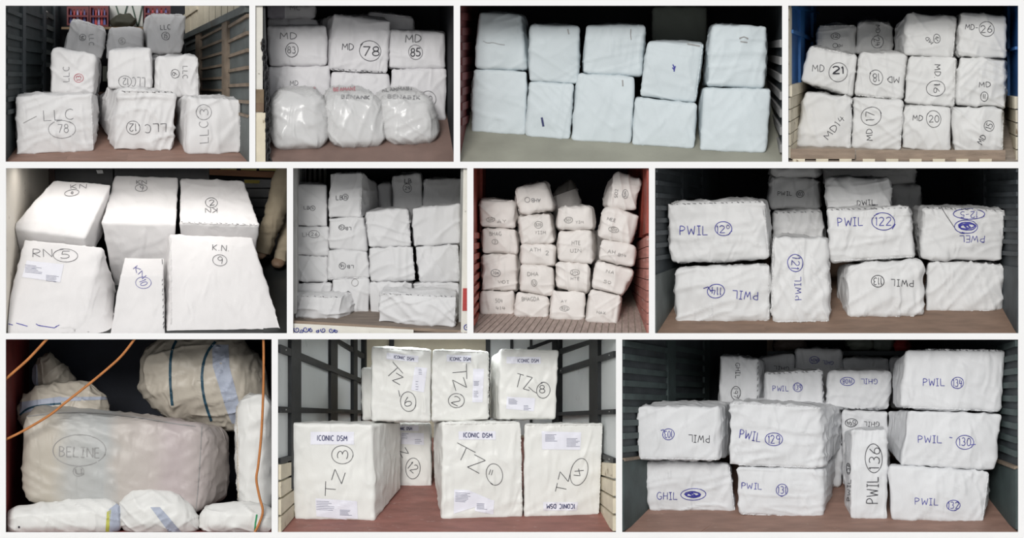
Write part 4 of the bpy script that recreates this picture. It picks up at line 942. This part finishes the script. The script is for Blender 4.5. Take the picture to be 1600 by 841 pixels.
fade(sackmain, [(.0, (.47, .435, .38)), (.22, (.48, .44, .375)), (.32, (.45, .45, .435)), (.48, (.445, .455, .45)), (.56, (.50, .46, .425)), (.70, (.50, .45, .425)), (.80, (.475, .41, .41)), (1.0, (.48, .43, .41))])
mainq = (84, 338, 842, 372, 815, 752, 92, 715)
sack('big glossy sack with faded round emblem lying across the hold', mainq, .30, 1.0, bq=(150, 268, 952, 395, 945, 690, 160, 610), R=.20, bulge=.06, wr=.75, ink='f',
     m=sackmain, w=[(O, 325, 482, 105, 66, 0, 'f'), (T, 'BELINE', 325, 490, 165, 40, -2, 'f', 1.3), (O, 322, 568, 24, 20, 0, 'f'), (T, 'U', 322, 568, 24, 22, 0, 'f', 2.0),
        ('S', [[(110, 345), (240, 328), (400, 330), (560, 348), (700, 372), (800, 385)]], 1.4, 'f', 'fold_seam'), ('S', [[(826, 385), (820, 500), (812, 620), (800, 745)]], 1.2, 'f', 'fold_seam')])
sack('large bulging sack with two dark straps and lilac band, back right of hold', (582, 22, 1060, 22, 1108, 405, 585, 335), 1.05, 1.0, R=.50, bulge=.10, wr=1.1,
     w=[('S', [[(722, 34), (704, 70), (697, 130), (697, 210), (706, 298)]], 4.0, 'n', 'strap'), ('S', [[(882, 38), (846, 80), (829, 140), (826, 210), (840, 290), (866, 362)]], 4.0, 'n', 'strap'),
        ('B', (868, 50, 935, 50, 940, 140, 872, 140), lilac, 'lilac_band'), ('B', (872, 140, 940, 140, 985, 310, 925, 310), lilac, 'lilac_band'), ('B', (925, 310, 985, 310, 972, 372, 950, 372), lilac, 'lilac_band')])
sack('upright white sack at the right edge of hold behind the rope', (968, 268, 1122, 258, 1122, 748, 975, 735), .40, .8, m=sackw, R=.20, bulge=.05, wr=.7, seams='l')
sack('small peaked sack at the back left of hold', (150, 88, 240, 90, 340, 250, 132, 250), 1.65, .6, R=.3, bulge=.05, w=[('B', (132, 130, 152, 130, 158, 215, 130, 215), lilac, 'lilac_band')])
sack('sack with lilac band and dark strap behind the big emblem sack', (78, 232, 420, 200, 455, 420, 80, 430), 1.0, .6, R=.35, bulge=.06,
     w=[('B', (82, 285, 250, 262, 250, 290, 82, 335), lilac, 'lilac_band'), ('B', (250, 266, 430, 262, 440, 274, 250, 282), lilac, 'lilac_band'), ('S', [[(82, 338), (110, 312), (160, 298), (250, 291)]], 3.0, 'n', 'strap')])
sack('white sack with yellow and lilac bands at the bottom left of hold', (16, 718, 492, 680, 500, 836, 16, 836), .12, .45, m=sackw, R=.18, bulge=.06, wr=.7,
     w=[('B', (445, 725, 492, 690, 490, 815, 450, 815), lilac, 'lilac_band'), ('B', (438, 735, 455, 725, 446, 815, 432, 815), yell, 'yellow_band'), ('S', [[(74, 796), (82, 796)]], 3, 'k', 'mark')])
sack('humped white sack with lilac diagonal band at the bottom centre of hold', (484, 660, 760, 650, 838, 836, 490, 836), .10, .45, m=sackw, R=.28, bulge=.06, wr=.7,
     w=[('B', (616, 715, 655, 715, 742, 815, 690, 815), lilac, 'lilac_band')])
sack('greyish sack with green tie at the bottom right corner of hold', (818, 706, 1130, 700, 1130, 836, 818, 836), .14, .45, m=sackw, R=.2, bulge=.05, wr=.7,
     w=[('S', [[(1052, 745), (1046, 780), (1044, 815)]], 2.5, 'n', 'green_tie')])
for c in bpy.data.objects:
    if c.name.startswith('green_tie'): c.data.materials[0] = mat('green_cord', (.03, .30, .12), .5, .1)
    if c.name.split('.')[0] == 'strap': c.data.materials[0] = strapm
def rope(label, pts, y, r):
    # smooth curve through the points
    P = [np.array(P9.pt(a, b, y)) for a, b in pts]; out = []
    for i in range(len(P) - 1):
        p0, p1, p2, p3 = P[max(0, i - 1)], P[i], P[i + 1], P[min(len(P) - 1, i + 2)]
        for k in range(10):
            t = k / 10
            out.append(.5 * (2 * p1 + (p2 - p0) * t + (2 * p0 - 5 * p1 + 4 * p2 - p3) * t * t + (3 * p1 - p0 - 3 * p2 + p3) * t ** 3))
    out.append(P[-1])
    V, F = tube(out, r, 8); o = newmesh('rope', V, F, rope_m, smooth=True); tag(o, label, 'rope', 'orange ropes across the hold')
rope('short orange rope across the top left corner of hold', [(18, 195), (60, 158), (120, 104), (196, 22)], .04, .022)
rope('long orange rope slanting over the big emblem sack', [(18, 440), (90, 405), (200, 340), (270, 285), (350, 222), (440, 148), (500, 92), (556, 20)], .05, .02)
rope('orange rope hanging down the right side of hold', [(1079, 20), (1080, 120), (1078, 250), (1070, 420), (1058, 540), (1050, 600), (1062, 670), (1076, 730), (1062, 780), (1040, 824)], .06, .02)

# --- bay 10
for i, (x0, x1, y0) in enumerate(((480, 640, .5), (760, 920, .5))):  # two glowing strips added out of view to brighten the van walls
    lp = hexa('ceiling_fill_light', [P10.pt(x, z, y0) for x, z in ((x0, 17), (x1, 17), (x1, 21), (x0, 21))], [P10.pt(x, z, y0 + 2.4) for x, z in ((x0, 17), (x1, 17), (x1, 21), (x0, 21))], van_fill_m)
    tag(lp, ('left', 'right')[i] + ' unseen fill light added under the roof of the black framed van', 'fill_light', 'added van fill lights')
strip = lambda x0, y0, x1, y1, tx: ('P', (x0, y0, x1, y0, x1, y1, x0, y1), [tx], paper)
IC = 'iCONiC DSM'
p10 = lambda lab, q, **k: parcel(P10, lab, q, R=k.pop('R', .035), bulge=.02, **k)
p10('box parcel marked TZ 3, front left of the black framed van', (74, 372, 412, 374, 420, 773, 92, 766), bq=(180, 362, 527, 368, 527, 640, 180, 640), d=1.1,
    w=[strip(158, 406, 336, 458, ('T', IC, 246, 432, 122, 21, -1, 1.2)), (O, 288, 500, 42, 38), (T, '3', 288, 500, 34, 42, 84), (T, 'Z', 270, 592, 46, 44, 72), (T, 'T', 240, 640, 60, 42, 88),
       ('P', (178, 678, 348, 690, 352, 770, 182, 752), [(182, 690, 258, 724, 6, .04), (278, 726, 330, 746, 5, .04)], paper)])
p10('box parcel marked TZ 6, top left of the black framed van', (408, 58, 650, 70, 650, 363, 408, 360), y=.80, d=.9, seams='t',
    w=[('P', (470, 82, 600, 96, 598, 122, 468, 108), [('T', IC, 540, 104, 82, 13, -7, .85)], paper), (T, 'T', 494, 160, 64, 52, -48), (T, 'Z', 516, 190, 34, 34, -30), (O, 558, 282, 33, 40), (T, '6', 556, 282, 30, 36, 20), ('S', [[(518, 236), (524, 262)]], .9, 'k'),
       ('P', (585, 140, 635, 145, 622, 245, 570, 235), [(588, 200, 600, 232, 4, 0), (600, 150, 615, 170, 4, 0)], paper)])
p10('box parcel marked TZ 2, top centre of the black framed van', (656, 70, 888, 77, 888, 357, 653, 363), y=.80, d=.9, seams='tr',
    w=[('P', (715, 90, 815, 94, 815, 122, 715, 118), [('T', IC, 770, 108, 84, 14, -1, .85)], paper), (T, 'T', 766, 165, 62, 58, -88), (T, 'Z', 768, 208, 44, 46, -72), (O, 755, 278, 32, 30), (T, '2', 755, 278, 30, 34, -30),
       ('P', (824, 148, 868, 148, 862, 285, 820, 285), [(826, 200, 850, 216, 4, 0), (826, 240, 846, 262, 4, 0)], paper)])
p10('box parcel marked TZ 8, top right of the black framed van', (936, 66, 1173, 72, 1160, 353, 930, 357), y=.80, d=.95, bq=(895, 105, 1130, 80, 1120, 345, 888, 350), seams='t',
    w=[('P', (960, 98, 1100, 100, 1100, 128, 960, 126), [('T', IC, 1048, 115, 86, 14, 0, .85)], paper), (T, 'TZ', 1028, 202, 62, 54, -15), ('S', [[(1050, 222), (1070, 240), (1084, 248)]], .9, 'k'), (O, 1110, 236, 28, 34), (T, '8', 1106, 232, 22, 32),
       ('P', (962, 262, 1078, 268, 1072, 322, 958, 312), [(968, 272, 1010, 292, 5, 0), (1030, 300, 1062, 316, 4, 0)], paper)])
p10('box parcel marked TZ 11, front centre of the black framed van', (697, 370, 1020, 363, 1027, 758, 694, 766), d=1.1, bq=(660, 366, 960, 356, 960, 625, 668, 640), seams='tr', wr=1.3,
    w=[strip(764, 404, 916, 438, ('T', IC, 842, 420, 118, 18, -1, 1.2)), (T, 'T', 788, 500, 84, 56, -28), (T, 'Z', 836, 536, 52, 58, -28), (O, 910, 580, 33, 42, -8), (T, 'ii', 896, 572, 14, 22, -15),
       ('P', (746, 642, 805, 645, 910, 690, 744, 742), [(750, 655, 815, 690, 7, .06)], paper), ('P', (838, 668, 910, 688, 906, 745, 830, 730), [(838, 700, 885, 722, 6, .04)], paper)])
p10('box parcel marked TZ 4 with ICONIC DSM upside down, front right of black framed van', (1033, 374, 1355, 372, 1340, 750, 1032, 757), d=1.0, seams='tr',
    w=[('P', (1104, 404, 1266, 408, 1262, 480, 1106, 478), [(1118, 418, 1170, 444, 6, 0), (1206, 434, 1260, 466, 7, 0)], paper), (O, 1257, 570, 35, 56, 14), (T, '4', 1255, 572, 30, 44, 100), (T, 'TZ', 1190, 612, 82, 42, 76),
       ('P', (1110, 694, 1252, 694, 1248, 728, 1112, 728), [('T', IC, 1182, 711, 114, 18, 180, 1.2)], paper)])
p10('shaded box parcel with ringed 12 between the TZ 3 and TZ 11 parcels', (480, 374, 650, 370, 655, 634, 480, 634), d=.8,
    w=[('P', (500, 380, 600, 380, 600, 402, 500, 402), [('T', IC, 540, 393, 66, 12, 0, .85)], paper), ('P', (528, 408, 622, 412, 622, 460, 528, 456), [(532, 414, 560, 434, 4, 0), (585, 438, 615, 452, 3, 0)], paper), (O, 577, 556, 30, 42), (T, '12', 577, 552, 34, 34, -40), (T, 'Z', 540, 492, 30, 30, -60)])
p10('narrow grey parcel in shade left of the TZ 6 parcel', (368, 146, 440, 146, 440, 360, 370, 360), y=1.75, d=.7, n=18)
p10('parcel under the shaded top row behind TZ 11, black framed van', (662, 372, 760, 372, 760, 600, 665, 600), y=1.7, d=.7, n=18)

# --- bay 11
p11 = lambda lab, q, **k: parcel(P11, lab, q, R=k.pop('R', .05), lw=1.25, **k)
p11('parcel marked PWIL 103 upside down, on top at left of the bottom right truck', (72, 290, 404, 293, 402, 502, 80, 498), y=.46, d=.85, bq=(175, 268, 452, 270, 446, 480, 175, 480), seams='b', w=[(O, 200, 400, 22, 22), (T, '103', 200, 400, 30, 26, 180), ('S', [[(170, 385), (180, 382), (186, 392)]], 1.2, 'b'), (T, 'PWIL', 320, 418, 82, 28, 178, 'k')])
p11('parcel marked GHIL with scribbled number, bottom left of the bottom right truck', (110, 508, 442, 514, 466, 708, 122, 706), y=.76, seams='br', wr=1.2, w=[(T, 'GHIL', 195, 643, 80, 28), (O, 298, 637, 50, 22), ('X', 295, 637, 34, 13, 'b')])
p11('shiny parcel marked PWIL 129, upper front of the bottom right truck', (440, 272, 800, 292, 811, 536, 440, 522), y=.60, d=1.1, bq=(520, 262, 888, 278, 880, 450, 500, 450), wr=1.6, seams='tb', w=[(T, 'PWIL', 523, 405, 84, 34, -10), (O, 615, 420, 33, 26), (T, '129', 615, 420, 46, 32)])
p11('parcel marked PWIL 131 under the shiny PWIL 129 parcel', (470, 526, 810, 540, 806, 731, 475, 716), y=.60, d=1.1, bq=(520, 520, 870, 480, 852, 640, 520, 640), seams='b', w=[(T, 'PWIL', 528, 604, 80, 24, -2), (O, 647, 620, 22, 24), (T, '131', 647, 620, 30, 28)])
p11('parcel marked PWIL 139 with stitched top in the rear row, bottom right truck', (578, 158, 808, 146, 822, 420, 580, 420), y=1.5, d=.8, st='tr', seams='t', w=[(T, 'PWIL', 642, 220, 60, 20), (O, 709, 215, 19, 17), (T, '139', 709, 215, 26, 20)])
p11('parcel marked GHIL 1408 upside down in the rear row, bottom right truck', (824, 146, 1078, 152, 1068, 303, 822, 301), y=1.4, d=.8, st='b', R=.07, w=[(O, 905, 192, 26, 16), (T, '1408', 905, 192, 36, 18, 180), (T, 'GHIL', 990, 192, 64, 20, 180)])
p11('parcel marked GHIL 1594 upside down behind the upright PWIL 136 parcel', (884, 306, 1066, 310, 1066, 600, 886, 600), y=1.4, d=.8, ink='k', w=[(O, 920, 355, 25, 16), (T, '1594', 920, 355, 36, 18, 180), (T, 'GHIL', 1000, 360, 60, 18, 178)])
p11('upright parcel marked PWIL 136 reading upwards, bottom right truck', (920, 384, 1060, 380, 1063, 736, 916, 734), y=.50, d=.6, bq=(893, 390, 1034, 374, 1034, 700, 896, 690), R=.03, ink='k', w=[(T, 'PWIL', 1003, 620, 104, 44, 90), (O, 1008, 495, 34, 56), (T, '136', 1010, 495, 84, 40, 88), (T, 'PWIL', 912, 620, 84, 12, 88), (O, 910, 535, 8, 22), (T, '136', 910, 535, 34, 9, 88)])
p11('parcel marked PWIL 134, top right of the bottom right truck', (1136, 62, 1526, 68, 1509, 312, 1112, 296), y=.48, d=1.0, bq=(1086, 118, 1470, 80, 1460, 290, 1078, 285), R=.06, st='t', seams='tb', w=[(T, 'PWIL', 1245, 195, 84, 28), (O, 1338, 198, 25, 22), (T, '134', 1338, 198, 34, 28)])
p11('parcel marked PWIL 130, middle right of the bottom right truck', (1150, 306, 1516, 320, 1486, 543, 1115, 525), y=.45, d=1.0, bq=(1066, 310, 1440, 318, 1420, 500, 1060, 455), w=[(T, 'PWIL', 1230, 420, 92, 28), ('S', [[(1306, 412), (1318, 414)]], 1.2, 'b'), (O, 1367, 432, 33, 28), (T, '130', 1367, 430, 46, 30), ('S', [[(1390, 442), (1410, 440)]], 1.2, 'b')])
p11('parcel marked PWIL 132, bottom right corner of the bottom right truck', (1070, 522, 1466, 545, 1440, 754, 1075, 740), y=.42, seams='r', bulge=.05, w=[(T, 'PWIL', 1217, 665, 90, 26, -2), (O, 1322, 680, 28, 20), (T, '132', 1322, 680, 42, 26)])
p11('shaded upright parcel marked GHIL 197 downwards, rear left of the bottom right truck', (402, 88, 555, 102, 551, 420, 398, 420), y=1.6, d=.75, bq=(420, 90, 584, 108, 584, 420, 420, 420), st='r', ink='k', w=[(T, 'GHIL', 473, 150, 60, 16, -90), (O, 465, 238, 18, 25), (T, '197', 465, 238, 38, 16, -90)])
p11('dim tilted parcel behind the PWIL 139 parcel', (556, 102, 695, 82, 697, 300, 560, 300), y=2.45, d=.6, n=18, w=[(T, 'GHIL', 645, 140, 60, 14, 176, 'k')])
p11('shaded parcel marked GHIL 1404 upside down at the very back', (700, 63, 886, 66, 881, 300, 700, 300), y=2.4, d=.6, R=.06, n=22, w=[(O, 775, 108, 20, 14), (T, '1404', 775, 108, 28, 14, 180), (T, 'GHIL', 828, 118, 42, 13, 176)])
p11('low blank parcel at the very back, bottom right truck', (887, 101, 1068, 103, 1068, 300, 887, 300), y=2.4, d=.6, n=18)
p11('thin sliver of parcel left of the PWIL 134 parcel', (1074, 100, 1140, 98, 1140, 300, 1074, 300), y=2.35, d=.6, n=18)
p11('shaded parcel in the gap left of the upright PWIL 136 parcel', (800, 440, 884, 440, 880, 606, 800, 606), y=1.55, d=.7, n=18)

# ------------------------------------------------------------------ loose things and small details
# bay 2 : chain hanging on a peeling post
post = zbox(P2, 'gate_post', rect(24, 24, 66, 822), .02, .10, white_dirty)
tag(post, 'peeling white gate post beside the hanging chain', 'post')
for y0, y1, m in ((452, 520, mat('brown_plaster', (.22, .16, .10), .8, .3, 5, bump=.4)), (520, 566, mat('dark_brown_block', (.17, .115, .075), .8, .3, 5, bump=.4))):
    zbox(P2, 'bare_block', rect(22, y0, 72, y1), .005, .12, m, post)
zbox(P2, 'cream_block', rect(22, 570, 80, 822), .008, .12, cream, post)
zbox(P2, 'edge_strip', (62, 24, 78, 24, 106, 822, 84, 822), .06, .04, blackframe, post)
def torus_link(Lh, Wd, r, k=14, s=6):
    V = []; F = []
    for i in range(k):
        a = 2 * math.pi * i / k; c = np.array((Wd * math.cos(a), 0, Lh * math.sin(a))); n = np.array((math.cos(a), 0, math.sin(a)))
        for j in range(s):
            b = 2 * math.pi * j / s; V.append(c + n * r * math.cos(b) + np.array((0, r * math.sin(b), 0)))
    for i in range(k):
        for j in range(s): F.append((i * s + j, i * s + (j + 1) % s, ((i + 1) % k) * s + (j + 1) % s, ((i + 1) % k) * s + j))
    me = bpy.data.meshes.new('link'); me.from_pydata([tuple(map(float, v)) for v in V], [], F); me.shade_smooth()
    me.materials.append(mat('dark_iron', (.035, .035, .037), .45, .3, 6, .5, .2)); return me
link = torus_link(.058, .032, .0125)
chain = bpy.data.objects.new('chain', None); COL.objects.link(chain); top = P2.pt(102, 815, .03); chain.location = top
tag(chain, 'dark iron chain hanging down the left of the plastic rolls', 'chain')
for i in range(24):
    t = i / 23; p = P2.pt(68 + 6 * math.sin(t * 5) + 36 * t, 215 + 600 * t, .01)
    o = bpy.data.objects.new('link', link); COL.objects.link(o); o.parent = chain; o.location = p - top; o.rotation_euler = (0, .05, .25 if i % 2 else 1.25)

# bay 1 : crates and boards above the cab
redc = mat('red_crate_plastic', (.13, .008, .012), .4, .15, 3, bump=.05)
bottle = {'blue': mat('blue_bottle', (.10, .10, .30), .3, .1), 'lilac': mat('lilac_bottle', (.32, .28, .50), .3, .1), 'red': mat('red_bottle', (.45, .04, .04), .3, .1)}
def crate(label, x0, x1, y0, y1):
    y = 3.0; b = zbox(P1, 'crate', rect(x0, y1 - 10, x1, y1), y, .35, redc); tag(b, label, 'crate', 'red crates above the cab')
    b2 = zbox(P1, 'back_panel', rect(x0, y0, x1, y1 - 10), y + .28, .04, redc, b)
    for x in (x0, x1 - 8): zbox(P1, 'side_panel', rect(x, y0, x + 8, y1 - 10), y, .28, redc, b)
    for yy in (y0, (y0 + y1) / 2 - 4): zbox(P1, 'front_bar', rect(x0 + 8, yy, x1 - 8, yy + 10), y, .03, redc, b)
    w = (x1 - x0 - 24) / 5
    for i in range(5):
        c = ('blue', 'red', 'lilac', 'red', 'blue')[i]; xx = x0 + 12 + i * w
        bo = zbox(P1, 'bottle', (xx + w * .3, y0 + 14, xx + w * .6, y0 + 14, xx + w * .9, y1 - 10, xx, y1 - 10), y + .08, .09, bottle[c], None)
        tag(bo, '%s %s bottle of five standing in the %s' % (('leftmost', 'second', 'middle', 'fourth', 'rightmost')[i], c, label.split(' above')[0]), 'bottle', 'bottles in the red crates')
crate('left red crate above the cab of top left truck', 338, 448, 32, 128)
crate('second red crate above the cab of top left truck', 452, 548, 28, 135)
crate('right red crate above the cab of top left truck', 728, 862, 28, 110)
sh = zbox(P1, 'shelf_beam', rect(310, 136, 880, 148), 2.95, .55, mat('brown_beam', (.22, .15, .09), .7, .2, 4, bump=.3)); tag(sh, 'brown wooden beam under the red crates', 'beam')
bd = zbox(P1, 'white_board', rect(555, 22, 722, 134), 3.3, .03, mat('grey_white_board', (.55, .56, .53), .6, .08)); tag(bd, 'greyish white board between the red crates', 'board')
for a in ((582, 26, 588, 26, 622, 134, 616, 134), (640, 26, 646, 26, 616, 134, 610, 134), (664, 26, 670, 26, 698, 134, 692, 134), (716, 26, 722, 26, 700, 134, 694, 134)):
    zbox(P1, 'green_rod', a, 3.27, .02, mat('dark_green_rod', (.02, .06, .035), .5, .1), bd)
P1.group = None
parcel(P1, 'dark olive tarpaulin bundle on the beam between the red crates', (560, 78, 680, 76, 690, 137, 548, 137), y=3.0, d=.22, R=.10, wr=1.4, n=20, m=mat('olive_tarp', (.05, .05, .035), .7, .2, bump=.2), name='tarpaulin_bundle', cat='tarpaulin')
wstrip(P1, 'B', 'gap_light_panel', rect(520, 335, 540, 412), .02, mat('pale_green_gap_light', (.62, .68, .58), .4, .05))  # solid pale panel; its colour stands for light through a gap

# bay 5 : counter and the bystander's trousers
ct = zbox(P5, 'counter', (1000, 28, 1374, 44, 1374, 74, 1000, 56), 2.45, .35, mat('orange_brown_wood', (.30, .125, .05), .5, .15, 3, bump=.1, stretch=(1, 6, 6))); tag(ct, 'orange brown wooden counter at the back right of store room', 'counter')
for i, (x0, x1) in enumerate(((1052, 1130), (1150, 1225), (1238, 1336))):
    z = zbox(P5, 'price_card', (x0, 20 + i * 2, x1, 22 + i * 2, x1, 34 + i * 2, x0, 31 + i * 2), 2.42, .02, mat('yellow_card', (.58, .50, .16), .5, .1)); tag(z, ('left', 'middle', 'right')[i] + ' yellow card standing on the brown counter edge', 'card', 'yellow cards on the counter')
khaki = mat('khaki_trousers', (.31, .26, .185), .8, .08, 2.5, bump=.15, bscale=60, crease=.5)
def limb(path, radii, seed, k=20, sub=8):
    """garment leg: rings along the path, with cloth folds"""
    P = [np.array(p) for p in path]; pts = []; rad = []
    for i in range(len(P) - 1):
        p0, p1, p2, p3 = P[max(0, i - 1)], P[i], P[i + 1], P[min(len(P) - 1, i + 2)]
        for j in range(sub):
            t = j / sub
            pts.append(.5 * (2 * p1 + (p2 - p0) * t + (2 * p0 - 5 * p1 + 4 * p2 - p3) * t * t + (3 * p1 - p0 - 3 * p2 + p3) * t ** 3)); rad.append(radii[i] * (1 - t) + radii[i + 1] * t)
    pts.append(P[-1]); rad.append(radii[-1])
    V, F = tube(pts, rad, k); V = np.array(V)
    c = np.repeat(np.array(pts), k, axis=0); d = (V - c)
    nz = vnoise(V * np.array((5, 5, 9)), seed) * .16 + (1 - np.abs(2 * vnoise(V * np.array((4, 4, 13)), seed + 4) - 1)) ** 3 * .20 - .14
    return c + d * (1 + nz)[:, None], F
pp = lambda x, y, dep: P5.pt(x, y, dep)
legA, FA = limb([pp(1372, 18, 1.75), pp(1358, 90, 1.72), pp(1330, 190, 1.66), pp(1305, 270, 1.62), pp(1276, 350, 1.68), pp(1252, 425, 1.72)], [.17, .19, .18, .165, .15, .135], 5)
legB, FB = limb([pp(1376, 60, 1.9), pp(1376, 180, 1.9), pp(1374, 290, 1.88), pp(1366, 360, 1.86), pp(1350, 420, 1.84), pp(1336, 478, 1.82)], [.13, .13, .13, .12, .11, .10], 8)
Vp = np.vstack([legA, legB]); Fp = list(FA) + [tuple(i + len(legA) for i in f) for f in FB]
per = newmesh('person', Vp, Fp, khaki, smooth=True); tag(per, 'person in loose khaki trousers standing at the right edge of store room', 'person')
V, F = limb([pp(1352, 300, 1.70), pp(1366, 180, 1.62), pp(1368, 100, 1.62)], [.012, .016, .012], 3, 8)
newmesh('pocket_seam', V, F, khaki, per, smooth=True)
shoe_m = mat('tan_shoe', (.17, .11, .07), .6, .15, 4, bump=.2)
def shoe(x, y, dep, s=1.0):
    A = [pp(x - 34, y - 34, dep), pp(x + 24, y - 30, dep), pp(x + 22, y + 10, dep - .05), pp(x - 34, y + 8, dep - .05)]
    B = [pp(x - 8, y - 40, dep + .22), pp(x + 34, y - 40, dep + .22), pp(x + 34, y - 8, dep + .2), pp(x - 8, y - 8, dep + .2)]
    V, F = body(A, B, .06, .02, .3, 3, 16); return V, F
V, F = shoe(1328, 492, 1.70); newmesh('shoe', V, F, shoe_m, per, smooth=True)
V, F = shoe(1240, 452, 1.62); newmesh('shoe', V, F, shoe_m, per, smooth=True)

# bay 6 : painted sill, deck edge and corner post
deck = zbox(P6, 'trim_2', (22, 752, 830, 800, 830, 814, 22, 770), .09, .06, woodbr); deck['kind'] = 'structure'; deck['label'] = 'wooden deck edge ' + P6.place
sill = zbox(P6, 'painted_sill', (20, 766, 600, 796, 600, 818, 20, 818), .04, .05, white_dirty); tag(sill, 'dirty white sill painted with blue scrolls under the deck', 'sill')
bl = mat('blue_scroll_paint', (.03, .05, .30), .5, .15, bump=.05)
cpost = zbox(P6, 'corner_post', (838, 20, 861, 20, 861, 818, 826, 818), .03, .07, white_dirty); tag(cpost, 'peeling white corner post with red patch at right of scroll sill truck', 'post')
zbox(P6, 'red_patch', (836, 598, 860, 598, 860, 706, 834, 706), .02, .015, mat('red_patch_paint', (.42, .04, .035), .5, .1), cpost)
zbox(P6, 'rubber_strip', (826, 20, 838, 20, 826, 760, 816, 760), .08, .05, mat('grey_rubber', (.28, .28, .27), .8, .2), cpost)
def scroll(P, cx, cy, r, a0, turns, parent, y, sgn=1, w=.009):
    pts = []
    for i in range(28):
        t = i / 27; a = math.radians(a0) + sgn * t * turns * 2 * math.pi; rr = r * (1 - .8 * t)
        pts.append(P.pt(cx + rr * math.cos(a), cy - rr * math.sin(a), y))
    V, F = tube(pts, [w * (1 - .5 * i / 27) for i in range(28)], 5); newmesh('blue_scroll', V, F, bl, parent, smooth=True)
for x, y, r, a, s in ((42, 796, 15, 150, 1), (84, 795, 15, 20, -1), (64, 803, 10, 200, 1), (110, 799, 10, 90, 1), (168, 798, 13, 160, 1), (206, 800, 13, 20, -1), (230, 803, 9, 120, 1), (140, 804, 8, 60, -1)):
    scroll(P6, x, y, r, a, 1.3, sill, .035, s)
for x, y, r, a, s in ((854, 788, 16, 90, 1), (856, 786, 10, 270, 1)): scroll(P6, x, y, r, a, .9, cpost, .025, s)

# bay 11 : odds and ends high at the back
zz = zbox(P11, 'wooden_prop', rect(588, 20, 612, 120), 3.2, .08, mat('dull_timber', (.16, .12, .09), .8, .2, 4, bump=.3)); tag(zz, 'dull timber prop standing at the back of bottom right truck', 'prop')
P11.group = 'bundles high at the back of the bottom right truck'
for lab, q, m in (('dark brown bundle at the back beside the timber prop', (622, 22, 740, 22, 750, 74, 618, 74), (.09, .07, .06)), ('grey green cloth bundle high at the back, left of the red one', (900, 22, 1000, 22, 1004, 66, 904, 66), (.17, .19, .16)), ('second grey green bundle right next to the red one', (1004, 22, 1086, 22, 1086, 68, 1006, 68), (.16, .18, .16)), ('red patterned bundle high at the back of bottom right truck', (1090, 24, 1150, 24, 1150, 72, 1092, 72), (.30, .03, .03))):
    parcel(P11, lab, q, y=2.9, d=.4, R=.08, wr=1.5, n=16, m=cloth('bundle_%d_%d' % (q[0], q[1]), m), name='bundle', cat='bundle')
bm = zbox(P11, 'shelf_beam', rect(590, 72, 1190, 90), 2.85, .5, steel_dk); tag(bm, 'dark steel beam carrying the bundles at the back of bottom right truck', 'beam')

for o in bpy.data.objects:
    if '_loc' in o: del o['_loc']
